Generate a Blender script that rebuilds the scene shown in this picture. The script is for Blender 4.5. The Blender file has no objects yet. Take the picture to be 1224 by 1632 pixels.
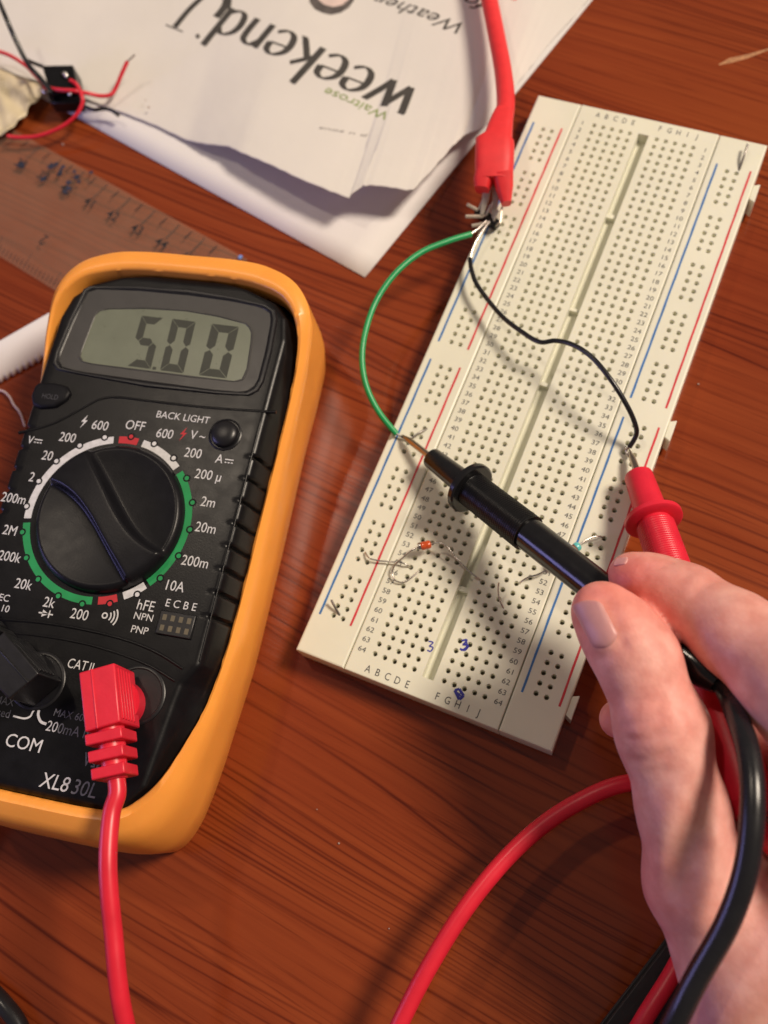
import bpy, bmesh, math, random
import numpy as np
from mathutils import Vector, Matrix
from mathutils.bvhtree import BVHTree

random.seed(7); np.random.seed(7)
SC = bpy.context.scene
COL = SC.collection
MM = 0.001

# ------------------------------------------------------------------ camera
CAM_C = np.array([36.75, -107.9, 235.8])            # mm, table surface is z = 0
CAM_R = np.array([[0.9124762834605926, 0.38173589659597423, -0.1471894608048139],
                  [0.31877789173487586, -0.8888701872873739, -0.3290751371537763],
                  [-0.2564521161211425, 0.25335251212841087, -0.9327619292912911]])
FPX = 1550.0
cam_d = bpy.data.cameras.new('camera'); cam = bpy.data.objects.new('camera', cam_d); COL.objects.link(cam)
cam_d.sensor_fit = 'HORIZONTAL'; cam_d.sensor_width = 3.42; cam_d.lens = FPX / 1224 * 3.42
cam_d.clip_start = 0.005; cam_d.clip_end = 20
cx, cy, cz = CAM_R
cam.matrix_world = Matrix(((cx[0], -cy[0], -cz[0], CAM_C[0] * MM), (cx[1], -cy[1], -cz[1], CAM_C[1] * MM),
                           (cx[2], -cy[2], -cz[2], CAM_C[2] * MM), (0, 0, 0, 1)))
cam_d.dof.use_dof = True; cam_d.dof.focus_distance = 0.212; cam_d.dof.aperture_fstop = 1.6
SC.camera = cam

# ------------------------------------------------------------------ light
w = bpy.data.worlds.new('World'); SC.world = w; w.use_nodes = True
bg = w.node_tree.nodes['Background']; bg.inputs[0].default_value = (0.95, 0.80, 0.76, 1); bg.inputs[1].default_value = 0.15

def lamp(name, kind, loc, power, color, target=(0, 0, 0), **kw):
    d = bpy.data.lights.new(name, kind); d.energy = power; d.color = color
    for k, v in kw.items(): setattr(d, k, v)
    o = bpy.data.objects.new(name, d); COL.objects.link(o); o.location = loc
    o.rotation_euler = (Vector(target) - Vector(loc)).to_track_quat('-Z', 'Y').to_euler()
    return o
lamp('ceiling_lamp', 'POINT', (0.96, 0.80, 1.5), 178, (1.0, 0.845, 0.68), shadow_soft_size=0.23)
lamp('second_lamp', 'POINT', (-0.66, 0.325, 1.4), 13, (1.0, 0.84, 0.66), shadow_soft_size=0.04)
lamp('screen_light', 'AREA', (-0.42, -0.30, 0.15), 0.6, (0.44, 0.40, 1.0), target=(0.0, -0.08, 0.02), shape='RECTANGLE', size=0.20, size_y=0.12)
vs = SC.view_settings; vs.view_transform = 'Standard'; vs.look = 'None'; vs.exposure = -0.08; vs.gamma = 1; vs.use_curve_mapping = False

# ------------------------------------------------------------------ measuring helpers (mm)
def at(px, py, z=0.0):
    d = CAM_R.T @ np.array([(px - 612) / FPX, (py - 816) / FPX, 1.0])
    return CAM_C + d * ((z - CAM_C[2]) / d[2])
def depth(P): return float(CAM_R[2] @ (np.asarray(P, float) - CAM_C))
def proj(P):
    q = CAM_R @ (np.asarray(P, float) - CAM_C); return np.array([FPX * q[0] / q[2] + 612, FPX * q[1] / q[2] + 816])
def rpx(P, hw): return hw * depth(P) / FPX
def pts(lst): return [at(*p) for p in lst]

# ------------------------------------------------------------------ materials
def mat(name, col, rough=0.5, metal=0.0, var=0.08, vscale=300, bump=0.0, bscale=800, coat=0.0, sss=0.0, sssr=(1, .3, .2), sscale=0.002, spec=0.5, trans=0.0, rvar=0.08):
    m = bpy.data.materials.new(name); m.use_nodes = True
    nt = m.node_tree; b = nt.nodes['Principled BSDF']
    b.inputs['Roughness'].default_value = rough; b.inputs['Metallic'].default_value = metal
    b.inputs['Specular IOR Level'].default_value = spec
    b.inputs['Coat Weight'].default_value = coat; b.inputs['Coat Roughness'].default_value = 0.15
    tc = nt.nodes.new('ShaderNodeTexCoord')
    n = nt.nodes.new('ShaderNodeTexNoise'); n.inputs['Scale'].default_value = vscale; n.inputs['Detail'].default_value = 4
    nt.links.new(tc.outputs['Object'], n.inputs['Vector'])
    r = nt.nodes.new('ShaderNodeValToRGB'); r.color_ramp.elements[0].position = .3; r.color_ramp.elements[1].position = .7
    r.color_ramp.elements[0].color = (*[c * (1 - var) for c in col], 1); r.color_ramp.elements[1].color = (*[min(1, c * (1 + var)) for c in col], 1)
    nt.links.new(n.outputs['Fac'], r.inputs['Fac']); nt.links.new(r.outputs['Color'], b.inputs['Base Color'])
    mr = nt.nodes.new('ShaderNodeMapRange'); mr.inputs['To Min'].default_value = max(0.03, rough - rvar); mr.inputs['To Max'].default_value = min(1, rough + rvar)
    nt.links.new(n.outputs['Fac'], mr.inputs['Value']); nt.links.new(mr.outputs['Result'], b.inputs['Roughness'])
    if sss:
        b.inputs['Subsurface Weight'].default_value = sss; b.inputs['Subsurface Radius'].default_value = sssr; b.inputs['Subsurface Scale'].default_value = sscale
    if bump:
        n2 = nt.nodes.new('ShaderNodeTexNoise'); n2.inputs['Scale'].default_value = bscale; n2.inputs['Detail'].default_value = 3
        nt.links.new(tc.outputs['Object'], n2.inputs['Vector'])
        bp = nt.nodes.new('ShaderNodeBump'); bp.inputs['Strength'].default_value = bump; bp.inputs['Distance'].default_value = 0.0003
        nt.links.new(n2.outputs['Fac'], bp.inputs['Height']); nt.links.new(bp.outputs['Normal'], b.inputs['Normal'])
    return m

def wood_material():
    m = bpy.data.materials.new('varnished_wood'); m.use_nodes = True; nt = m.node_tree; N = nt.nodes.new; L = nt.links.new
    b = nt.nodes['Principled BSDF']; tc = N('ShaderNodeTexCoord')
    rot = N('ShaderNodeMapping'); rot.inputs['Rotation'].default_value = (0, 0, math.radians(6.3)); L(tc.outputs['Object'], rot.inputs['Vector'])
    def scaled(sx, sy, src=rot, off=(0, 0, 0)):
        q = N('ShaderNodeMapping'); q.inputs['Scale'].default_value = (sx, sy, 1); q.inputs['Location'].default_value = off; L(src.outputs['Vector'], q.inputs['Vector']); return q
    def noise(v, detail=3, rough=.5, dist=0.0):
        q = N('ShaderNodeTexNoise'); q.inputs['Scale'].default_value = 1; q.inputs['Detail'].default_value = detail; q.inputs['Roughness'].default_value = rough; q.inputs['Distortion'].default_value = dist
        L(v.outputs['Vector'], q.inputs['Vector']); return q.outputs['Fac']
    def math_(op, a, c):
        q = N('ShaderNodeMath'); q.operation = op
        for i, x in enumerate((a, c)):
            if isinstance(x, (int, float)): q.inputs[i].default_value = x
            else: L(x, q.inputs[i])
        return q.outputs[0]
    def ramp(f, stops):
        q = N('ShaderNodeValToRGB'); e = q.color_ramp.elements
        while len(e) < len(stops): e.new(0.5)
        for k, (p, c) in enumerate(stops): e[k].position = p; e[k].color = (*c, 1) if len(c) == 3 else c
        L(f, q.inputs['Fac']); return q.outputs['Color']
    def mixc(kind, fac, a, c):
        q = N('ShaderNodeMix'); q.data_type = 'RGBA'; q.blend_type = kind
        if isinstance(fac, float): q.inputs[0].default_value = fac
        else: L(fac, q.inputs[0])
        L(a, q.inputs[6]); L(c, q.inputs[7]); return q.outputs[2]
    sep = N('ShaderNodeSeparateXYZ'); L(rot.outputs['Vector'], sep.inputs[0])
    warp = noise(scaled(4, 18), 2)                      # slow bending of the grain
    y2 = math_('ADD', sep.outputs['Y'], math_('MULTIPLY', math_('SUBTRACT', warp, 0.5), 0.030))
    jit = noise(scaled(9, 75, off=(2, 7, 0)), 2)
    freq = noise(scaled(1.5, 13, off=(3, 1, 0)), 1)
    def lines(pitch, wob, sharp, moff, lo, hi):
        ph = math_('ADD', math_('ADD', math_('MULTIPLY', y2, 2 * math.pi / pitch), math_('MULTIPLY', freq, wob)), math_('MULTIPLY', jit, 2.0))
        r_ = math_('POWER', math_('MULTIPLY', math_('ADD', math_('SINE', ph, 0), 1), 0.5), sharp)
        return math_('MULTIPLY', r_, ramp_f(nt, N, L, noise(scaled(6, 42, off=moff), 2), lo, hi))
    ringmask = math_('MAXIMUM', lines(.0054, 18, 20, (4, 4, 0), .42, .60), math_('MULTIPLY', lines(.0025, 30, 10, (9, 2, 0), .44, .60), .8))
    fine = noise(scaled(22, 900), 4, .6)
    mid = noise(scaled(5, 230, off=(1, 5, 0)), 3, .55)
    big = noise(scaled(4, 12, off=(8, 2, 0)), 2)
    base = ramp(mid, [(.25, (.198, .033, .0085)), (.5, (.232, .042, .0105)), (.75, (.270, .053, .0130))])
    tone = ramp(big, [(.3, (.80, .68, .72)), (.52, (.97, .97, .97)), (.72, (1.08, 1.22, 1.12))])
    c = mixc('MULTIPLY', 1.0, base, tone)
    dark = ramp(ringmask, [(0, (1, 1, 1)), (1, (.46, .34, .36))])
    c = mixc('MULTIPLY', 1.0, c, dark)
    pores = ramp(fine, [(.33, (.58, .48, .48)), (.44, (1, 1, 1)), (.72, (1.08, 1.10, 1.12))])
    c = mixc('MULTIPLY', 0.8, c, pores)
    L(c, b.inputs['Base Color'])
    rr = N('ShaderNodeMapRange'); rr.inputs['To Min'].default_value = .12; rr.inputs['To Max'].default_value = .19
    L(mid, rr.inputs['Value']); L(rr.outputs['Result'], b.inputs['Roughness'])
    bp = N('ShaderNodeBump'); bp.inputs['Strength'].default_value = .17; bp.inputs['Distance'].default_value = .0003
    L(math_('ADD', math_('MULTIPLY', fine, .6), mid), bp.inputs['Height']); L(bp.outputs['Normal'], b.inputs['Normal'])
    b.inputs['Specular IOR Level'].default_value = .5
    return m
def ramp_f(nt, N, L, f, a, c):
    q = N('ShaderNodeMapRange'); q.inputs['From Min'].default_value = a; q.inputs['From Max'].default_value = c; L(f, q.inputs['Value']); return q.outputs['Result']

def glass_material(name, tint, mixfac, rough=.1, gloss_col=(1, 1, 1)):
    m = bpy.data.materials.new(name); m.use_nodes = True; nt = m.node_tree; N = nt.nodes.new
    b = nt.nodes['Principled BSDF']; out = nt.nodes['Material Output']
    b.inputs['Base Color'].default_value = (*tint, 1); b.inputs['Roughness'].default_value = rough
    t = N('ShaderNodeBsdfTransparent'); t.inputs[0].default_value = (*gloss_col, 1); mx = N('ShaderNodeMixShader'); mx.inputs[0].default_value = mixfac
    tc = N('ShaderNodeTexCoord'); n = N('ShaderNodeTexNoise'); n.inputs['Scale'].default_value = 120; n.inputs['Detail'].default_value = 4
    nt.links.new(tc.outputs['Object'], n.inputs['Vector'])
    mr = N('ShaderNodeMapRange'); mr.inputs['To Min'].default_value = mixfac * .7; mr.inputs['To Max'].default_value = mixfac * 1.3
    nt.links.new(n.outputs['Fac'], mr.inputs['Value']); nt.links.new(mr.outputs['Result'], mx.inputs[0])
    nt.links.new(t.outputs[0], mx.inputs[1]); nt.links.new(b.outputs[0], mx.inputs[2]); nt.links.new(mx.outputs[0], out.inputs['Surface'])
    return m

M = dict(
    wood=wood_material(),
    cream=mat('cream_plastic', (.765, .76, .635), .42, var=.03, vscale=60, bump=.06, sss=.15, sssr=(1, .9, .6), sscale=.0015),
    contact=mat('dark_contact', (.15, .13, .09), .6, .3),
    print_dark=mat('dark_print', (.05, .05, .055), .6, var=.2),
    blue_line=mat('blue_paint', (.03, .16, .45), .5, var=.1), red_line=mat('red_paint', (.62, .03, .05), .5, var=.1),
    ink=mat('blue_ink', (.02, .02, .30), .5, var=.2),
    black=mat('black_plastic', (.005, .005, .006), .32, spec=.28, var=.15, bump=.06, bscale=2600),
    face=mat('black_face', (.006, .006, .008), .5, spec=.2, var=.2, bump=.06, bscale=2500),
    gloss_black=mat('glossy_black_plastic', (.009, .009, .011), .36, var=.1, bump=.05, bscale=2200),
    rubber=mat('orange_rubber', (.95, .375, .065), .33, var=.05, vscale=90, bump=.08, bscale=900, sss=.1, sssr=(1, .5, .1), sscale=.001),
    white_print=mat('white_print', (.62, .62, .64), .6, var=.12, vscale=900),
    grey_print=mat('grey_print', (.16, .16, .18), .6, var=.3, vscale=700),
    green_print=mat('green_print', (.012, .27, .08), .6, var=.12), red_print=mat('red_print', (.50, .025, .035), .6, var=.1),
    bezel=mat('grey_bezel', (.075, .073, .070), .35, var=.06),
    lcd=mat('lcd_glass', (.215, .240, .172), .3, var=.04), segment=mat('lcd_segment', (.065, .07, .055), .5, var=.1),
    red=mat('red_plastic', (.72, .018, .045), .38, var=.06, bump=.08, bscale=1500, sss=.08, sssr=(1, .1, .1), sscale=.001),
    red_cable=mat('red_cable', (.70, .018, .04), .36, var=.06, vscale=200),
    black_probe=mat('black_probe', (.009, .009, .010), .2, var=.1, bump=.05), black_cable=mat('black_cable', (.012, .012, .014), .27, var=.1),
    red_matte=mat('red_vinyl', (.78, .03, .035), .55, var=.06, bump=.1),
    metal=mat('tinned_metal', (.62, .58, .54), .28, 1.0, var=.12), brass=mat('probe_steel', (.50, .42, .33), .3, 1.0, var=.15),
    dull=mat('dull_wire', (.30, .28, .26), .35, 0.9, var=.2),
    green=mat('green_insulation', (.008, .33, .10), .35, var=.06),
    paper=mat('newsprint', (.71, .68, .64), .75, var=.025, vscale=45, bump=.25, bscale=350),
    white=mat('white_paper', (.76, .74, .735), .7, var=.015, vscale=60, bump=.06),
    news_black=mat('news_ink', (.055, .05, .045), .7, var=.2), news_dark=mat('news_dark', (.10, .085, .08), .7, var=.3, vscale=500), news_green=mat('news_green', (.22, .30, .08), .7, var=.2),
    news_grey=mat('news_grey', (.30, .28, .27), .7, var=.2), news_pink=mat('news_pink', (.70, .55, .50), .7), news_red=mat('news_red', (.75, .12, .13), .7),
    diode=mat('orange_glass', (.60, .085, .02), .15, var=.3, vscale=900, coat=.5), turq=mat('turquoise_band', (.12, .55, .55), .3),
    jaw=mat('nickel_plate', (.55, .50, .42), .38, .45, var=.12), brown=mat('brown_body', (.25, .10, .06), .4),
    ruler=glass_material('clear_acrylic', (.46, .31, .21), .14, .3), ruler_ink=mat('ruler_ink', (.022, .016, .018), .6, var=.3), stain=mat('ink_stain', (.018, .022, .05), .6, var=.4),
    ruler_reflection=mat('blue_reflection', (.15, .30, .75), .5),
    wrap=glass_material('cream_film', (.72, .62, .42), .86, .35),
    pane=glass_material('clear_pane', (.02, .02, .02), .10, .06),
    thread=mat('pale_thread', (.6, .5, .48), .4), scratch=mat('pale_scratch', (.42, .20, .09), .6, var=.4, vscale=900),
    book=mat('black_cover', (.010, .010, .011), .5, var=.2, bump=.2),
)

# ------------------------------------------------------------------ mesh helpers (author in world mm)
class MB:
    def __init__(s): s.v = []; s.f = []; s.mi = []
    def add(s, verts, faces, mi=0):
        o = len(s.v); s.v.extend([tuple(map(float, p)) for p in verts]); s.f.extend([tuple(i + o for i in f) for f in faces]); s.mi.extend([mi] * len(faces)); return s
    def rings(s, rings, closed=True, cap0=True, cap1=True, mi=0):
        n = len(rings[0]); V = [p for r in rings for p in r]; F = []
        for i in range(len(rings) - 1):
            for j in range(n if closed else n - 1):
                k = (j + 1) % n; F.append((i * n + j, i * n + k, (i + 1) * n + k, (i + 1) * n + j))
        if cap0: F.append(tuple(reversed(range(n))))
        if cap1: F.append(tuple((len(rings) - 1) * n + j for j in range(n)))
        return s.add(V, F, mi)
    def box(s, c, size, ax=None, mi=0):
        c = np.array(c, float); ax = np.eye(3) if ax is None else np.asarray(ax, float); h = np.array(size, float) / 2
        V = [c + ax[0] * x * h[0] + ax[1] * y * h[1] + ax[2] * z * h[2] for z in (-1, 1) for y in (-1, 1) for x in (-1, 1)]
        return s.add(V, [(0, 2, 3, 1), (4, 5, 7, 6), (0, 1, 5, 4), (2, 6, 7, 3), (0, 4, 6, 2), (1, 3, 7, 5)], mi)
    def prism(s, poly, z0, z1, mi=0):
        return s.rings([[(p[0], p[1], z0) for p in poly], [(p[0], p[1], z1) for p in poly]], mi=mi)
    def tube(s, P, r, n=12, step=None, smooth=True, caps=True, mi=0, fr=None):
        P = [np.array(p, float) for p in P]; R = list(r) if isinstance(r, (list, tuple)) else [r] * len(P)
        if smooth and len(P) > 2: P, R = spline(P, R, step or 8)
        T = [P[min(i + 1, len(P) - 1)] - P[max(i - 1, 0)] for i in range(len(P))]; T = [t / (np.linalg.norm(t) + 1e-12) for t in T]
        a = np.array([0, 0, 1.0]) if abs(T[0][2]) < .9 else np.array([1.0, 0, 0]); u = np.cross(T[0], a); u /= np.linalg.norm(u)
        rings = []
        for p, t, rr in zip(P, T, R):
            u = u - t * (u @ t); u /= np.linalg.norm(u); v = np.cross(t, u)
            rings.append([p + rr * (math.cos(2 * math.pi * k / n) * u + math.sin(2 * math.pi * k / n) * v) for k in range(n)])
        return s.rings(rings, cap0=caps, cap1=caps, mi=mi)
    def lathe(s, A, D, prof, n=32, mod=None, mi=0):
        A = np.array(A, float); D = np.array(D, float); D /= np.linalg.norm(D)
        a = np.array([0, 0, 1.0]) if abs(D[2]) < .9 else np.array([1.0, 0, 0]); u = np.cross(D, a); u /= np.linalg.norm(u); v = np.cross(D, u)
        rings = []
        for i, (t, r) in enumerate(prof):
            rings.append([A + D * t + (r + (mod(t, k) if mod else 0)) * (math.cos(2 * math.pi * k / n) * u + math.sin(2 * math.pi * k / n) * v) for k in range(n)])
        return s.rings(rings, mi=mi)
    def ribbon(s, P, wid, z=0.0):
        """flat stroke lying in xy, wid = list of half widths"""
        P = [np.array(p, float) for p in P]; V = []; 
        for i, p in enumerate(P):
            t = P[min(i + 1, len(P) - 1)] - P[max(i - 1, 0)]; t = t[:2] / (np.linalg.norm(t[:2]) + 1e-9); nrm = np.array([-t[1], t[0]])
            hw = wid[i] if isinstance(wid, (list, tuple, np.ndarray)) else wid
            zz = (p[2] if len(p) > 2 else 0) + z
            V += [(*(p[:2] + nrm * hw), zz), (*(p[:2] - nrm * hw), zz)]
        return s.add(V, [(2 * i, 2 * i + 1, 2 * i + 3, 2 * i + 2) for i in range(len(P) - 1)])
    def build(s, name, m, parent=None, smooth=35, bevel=0, seg=2, sub=0):
        off = wloc(parent)
        me = bpy.data.meshes.new(name); me.from_pydata([((x - off[0]) * MM, (y - off[1]) * MM, (z - off[2]) * MM) for x, y, z in s.v], [], s.f)
        ms = m if isinstance(m, (list, tuple)) else [m]
        for q in ms: me.materials.append(q)
        if len(ms) > 1: me.polygons.foreach_set('material_index', s.mi)
        me.validate()
        bm = bmesh.new(); bm.from_mesh(me); bmesh.ops.recalc_face_normals(bm, faces=bm.faces); bm.to_mesh(me); bm.free()
        if smooth:
            me.polygons.foreach_set('use_smooth', [True] * len(me.polygons)); me.set_sharp_from_angle(angle=math.radians(smooth))
        o = bpy.data.objects.new(name, me); COL.objects.link(o)
        if parent: o.parent = parent
        if bevel:
            b = o.modifiers.new('bevel', 'BEVEL'); b.width = bevel * MM; b.segments = seg; b.limit_method = 'ANGLE'; b.angle_limit = math.radians(40); b.harden_normals = False
        if sub:
            q = o.modifiers.new('sub', 'SUBSURF'); q.levels = sub; q.render_levels = sub
        return o
WL = {}
def wloc(o):
    x = np.zeros(3)
    while o is not None:
        x = x + np.array(WL.get(o.name, (0, 0, 0))); o = o.parent
    return x
def spline(P, R, n):
    out, ro = [], []
    P = [np.array(p, float) for p in P]
    for i in range(len(P) - 1):
        p0, p1, p2, p3 = P[max(i - 1, 0)], P[i], P[i + 1], P[min(i + 2, len(P) - 1)]
        for k in range(n):
            t = k / n; t2, t3 = t * t, t * t * t
            out.append(.5 * (2 * p1 + (p2 - p0) * t + (2 * p0 - 5 * p1 + 4 * p2 - p3) * t2 + (3 * p1 - p0 - 3 * p2 + p3) * t3)); ro.append(R[i] * (1 - t) + R[i + 1] * t)
    out.append(P[-1]); ro.append(R[-1]); return out, ro
def thing(name, label, cat, loc, group=None):
    o = bpy.data.objects.new(name, None); COL.objects.link(o); o.location = [c * MM for c in loc]; o.empty_display_size = .01
    o['label'] = label; o['category'] = cat
    if group: o['group'] = group
    WL[o.name] = tuple(map(float, loc)); return o
def tag(o, label, cat, group=None):
    o['label'] = label; o['category'] = cat
    if group: o['group'] = group
    return o

_tc = {}
def glyphs(t, bold=0.0):
    key, t = (t, bold), t
    if key not in _tc:
        c = bpy.data.curves.new('txt', 'FONT'); c.body = t; c.resolution_u = 3; c.offset = bold
        o = bpy.data.objects.new('txt', c); COL.objects.link(o)
        me = o.to_mesh(); V = np.array([v.co[:2] for v in me.vertices]).reshape(-1, 2); F = [tuple(p.vertices) for p in me.polygons]
        o.to_mesh_clear(); bpy.data.objects.remove(o); bpy.data.curves.remove(c); _tc[key] = (V, F)
    return _tc[key]
CAP = float(np.ptp(glyphs('H')[0][:, 1]))
def text(mb, t, pos, xdir, h, squeeze=1.0, shear=0.0, align='C', z=None, bold=0.0):
    """flat lettering at pos (mm), reading along xdir, cap height h"""
    V, F = glyphs(t, bold); V = V.copy() / CAP * h; 
    lo, hi = V.min(0), V.max(0); mid = (lo + hi) / 2
    V[:, 1] -= (h / 2 if align != 'B' else 0); V[:, 0] += shear * V[:, 1]
    if align in 'CB': V[:, 0] -= mid[0]
    elif align == 'L': V[:, 0] -= lo[0]
    elif align == 'R': V[:, 0] -= hi[0]
    V[:, 0] *= squeeze
    xd = np.array(xdir[:2], float); xd /= np.linalg.norm(xd); yd = np.array([-xd[1], xd[0]])
    z = pos[2] if z is None else z
    mb.add([(pos[0] + a * xd[0] + b * yd[0], pos[1] + a * xd[1] + b * yd[1], z) for a, b in V], F)

# ------------------------------------------------------------------ table
mb = MB(); mb.box((0, 0, -12.5), (1800, 1500, 25))
table = mb.build('table_top', M['wood']); table['kind'] = 'structure'
mb = MB()
mb.ribbon([at(1146, 103, .05), at(1165, 96, .05), at(1190, 90, .05), at(1226, 78, .05)], [.2, .9, .7, .3])
sc_ = mb.build('scratch', M['scratch'], table, smooth=0)

# ------------------------------------------------------------------ breadboard
TOP = 8.5
bb = thing('breadboard', 'long cream solderless breadboard with red and blue striped rails, under the probes', 'breadboard', (0, 0, 0))
P_ = 2.54
def hole_cell(mb, x, y, z):
    a = P_ / 2
    sq = [(a, 0), (a, a), (0, a), (-a, a), (-a, 0), (-a, -a), (0, -a), (a, -a)]
    an = [k * math.pi / 4 for k in range(8)]
    r = lambda rad, zz: [(x + rad * math.cos(t), y + rad * math.sin(t), zz) for t in an]
    R = [[(x + u, y + v, z) for u, v in sq], r(.70, z), r(.57, z - .3), r(.53, z - 2.2)]
    mb.rings(R, cap0=False, cap1=False); mb.add(r(.53, z - 2.2), [tuple(range(8))], 1)
def quad(mb, x0, x1, y0, y1, z): mb.add([(x0, y0, z), (x1, y0, z), (x1, y1, z), (x0, y1, z)], [(0, 1, 2, 3)])
def shell(mb, x0, x1, y0, y1, c=.45):
    """chamfered rim and side walls"""
    i = [(x0 + c, y0 + c), (x1 - c, y0 + c), (x1 - c, y1 - c), (x0 + c, y1 - c)]; o = [(x0, y0), (x1, y0), (x1, y1), (x0, y1)]
    m_ = [(x0 + c * .3, y0 + c * .3), (x1 - c * .3, y0 + c * .3), (x1 - c * .3, y1 - c * .3), (x0 + c * .3, y1 - c * .3)]
    mb.rings([[(p[0], p[1], TOP) for p in i], [(p[0], p[1], TOP - c * .3) for p in m_], [(p[0], p[1], TOP - c) for p in o], [(p[0], p[1], 0) for p in o]], cap0=False, cap1=True)
YB = 86.0
# terminal strip
mb = MB(); X0, X1 = -19.55, 19.4; c = .3
shell(mb, X0, X1, -YB, YB, c)
ya = 32 * P_
for sgn in (-1, 1):
    for i in range(5):
        for r in range(64): hole_cell(mb, sgn * (1.5 + i) * P_, (31.5 - r) * P_, TOP)
quad(mb, X0 + c, -6 * P_, -ya, ya, TOP); quad(mb, 6 * P_, X1 - c, -ya, ya, TOP)
quad(mb, X0 + c, X1 - c, ya, YB - c, TOP); quad(mb, X0 + c, X1 - c, -YB + c, -ya, TOP)
G = 1.45; gd = 3.2; g0, g1 = -80.9, 80.6
quad(mb, -P_, -G, -ya, ya, TOP); quad(mb, G, P_, -ya, ya, TOP); quad(mb, -G, G, g1, ya, TOP); quad(mb, -G, G, -ya, g0, TOP)
mb.add([(-G, g0, TOP), (G, g0, TOP), (G, g1, TOP), (-G, g1, TOP), (-G + .15, g0 + .2, TOP - gd), (G - .15, g0 + .2, TOP - gd), (G - .15, g1 - .2, TOP - gd), (-G + .15, g1 - .2, TOP - gd)],
       [(0, 1, 5, 4), (1, 2, 6, 5), (2, 3, 7, 6), (3, 0, 4, 7), (4, 5, 6, 7)])
for yy, ln in ((53.7, 1.8), (23.4, 1.2), (.5, 1.4), (-57.5, 1.8)):
    mb.box((0, yy, TOP - 2.4), (2 * G - .1, ln * .7, 1.9))
strip = mb.build('terminal_strip', [M['cream'], M['contact']], bb, smooth=30)
mb = MB(); X = (1, 0)
for r in range(1, 65):
    y = (32.5 - r) * P_
    for sx in (-1, 1): text(mb, str(r), (sx * 17.3, y, TOP + .04), X, 1.25, squeeze=1.12)
for i, ch in enumerate('ABCDEFGHIJ'):
    x = (i - 5.5 + (2 if i > 4 else 0)) * P_
    text(mb, ch, (x - .1, -83.9, TOP + .04), X, 1.75, squeeze=.8); text(mb, ch, (x - .1, 83.7, TOP + .04), X, 1.6, squeeze=.8)
mb.build('row_numbers', M['print_dark'], strip, smooth=0)
mb = MB()      # blue pen marks
def pen(lst, hw=.16): mb.ribbon(spline([at(a, b, TOP + .05) for a, b in lst], [1] * len(lst), 6)[0], hw, z=pen.k); pen.k += .004
pen.k = 0
pen([(683, 1022), (690, 1024), (684, 1030)]); pen([(684, 1030), (690, 1032), (686, 1038), (681, 1036)])
pen([(736, 1021), (744, 1020), (739, 1027)], .22); pen([(737, 1027), (746, 1029), (741, 1036), (733, 1034)], .24); pen([(742, 1018), (744, 1030), (735, 1037)], .18)
pen([(725, 1100), (732, 1098)], .3); pen([(732, 1098), (739, 1109)], .32); pen([(739, 1109), (732, 1115)], .3); pen([(732, 1115), (725, 1100)], .36); pen([(729, 1104), (735, 1110)], .2); pen([(728, 1108), (736, 1104)], .12)
mb.build('pen_mark', M['ink'], strip, smooth=0)
for sgn in (-1, 1):
    x0, x1 = (-32.5, -19.75) if sgn < 0 else (19.6, 32.4)
    cxs = (-27.2, -24.66) if sgn < 0 else (24.62, 27.16)
    mb = MB(); shell(mb, x0, x1, -YB, YB, .45)
    hx0, hx1 = cxs[0] - P_ / 2, cxs[1] + P_ / 2; c = .45
    ys = [3.85 + P_ * j for j in range(29)]; ye = ys[-1] + P_ / 2; yi = ys[0] - P_ / 2
    for s2 in (-1, 1):
        for j, yv in enumerate(ys):
            for xx in cxs:
                if j % 6 == 5: quad(mb, xx - P_ / 2, xx + P_ / 2, s2 * yv - P_ / 2, s2 * yv + P_ / 2, TOP)
                else: hole_cell(mb, xx, s2 * yv, TOP)
    quad(mb, hx0, hx1, -yi, yi, TOP)
    quad(mb, x0 + c, hx0, -YB + c, YB - c, TOP); quad(mb, hx1, x1 - c, -YB + c, YB - c, TOP)
    quad(mb, hx0, hx1, ye, YB - c, TOP); quad(mb, hx0, hx1, -YB + c, -ye, TOP)
    rail = mb.build('power_rail', [M['cream'], M['contact']], bb, smooth=30)
    bx, rx = (-30.5, -22.2) if sgn < 0 else (21.5, 30.5)
    for nm, lx, m_ in (('blue_stripe', bx, 'blue_line'), ('red_stripe', rx, 'red_line')):
        for ya_, yb_ in ((-75.9, -2.5), (3.0, 76.6)):
            q = MB(); n = 24
            q.ribbon([(lx + .03 * math.sin(k * 1.7), ya_ + (yb_ - ya_) * k / n, TOP + .04) for k in range(n + 1)], [.27 + .025 * math.sin(k * 2.3) for k in range(n + 1)]); q.build(nm, M[m_], rail, smooth=0)
    if sgn > 0:
        for yv in (70.8, -2.0, -74.8):
            q = MB(); q.prism([(32.4, yv - 2.2), (34.0, yv - 3.0), (34.0, yv + 3.0), (32.4, yv + 2.2)], 1.5, 7.9); q.build('locking_tab', M['cream'], rail, bevel=.2)

# ------------------------------------------------------------------ multimeter
ang = math.radians(11.5); UX = np.array([math.cos(ang), math.sin(ang), 0]); VX = np.array([-math.sin(ang), math.cos(ang), 0]); MO = np.array([-80.0, -75.0, 0]) + UX * .95
def loc3(u, v, z): return MO + UX * u + VX * v + np.array([0, 0, z])
def floc(px, py, z):
    q = at(px, py, z) - MO; return float(q @ UX), float(q @ VX)
FZ = 32.0
meter = thing('multimeter', 'black digital multimeter in an orange rubber holster, its display reading 5.00', 'multimeter', loc3(0, 0, 0))
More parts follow.
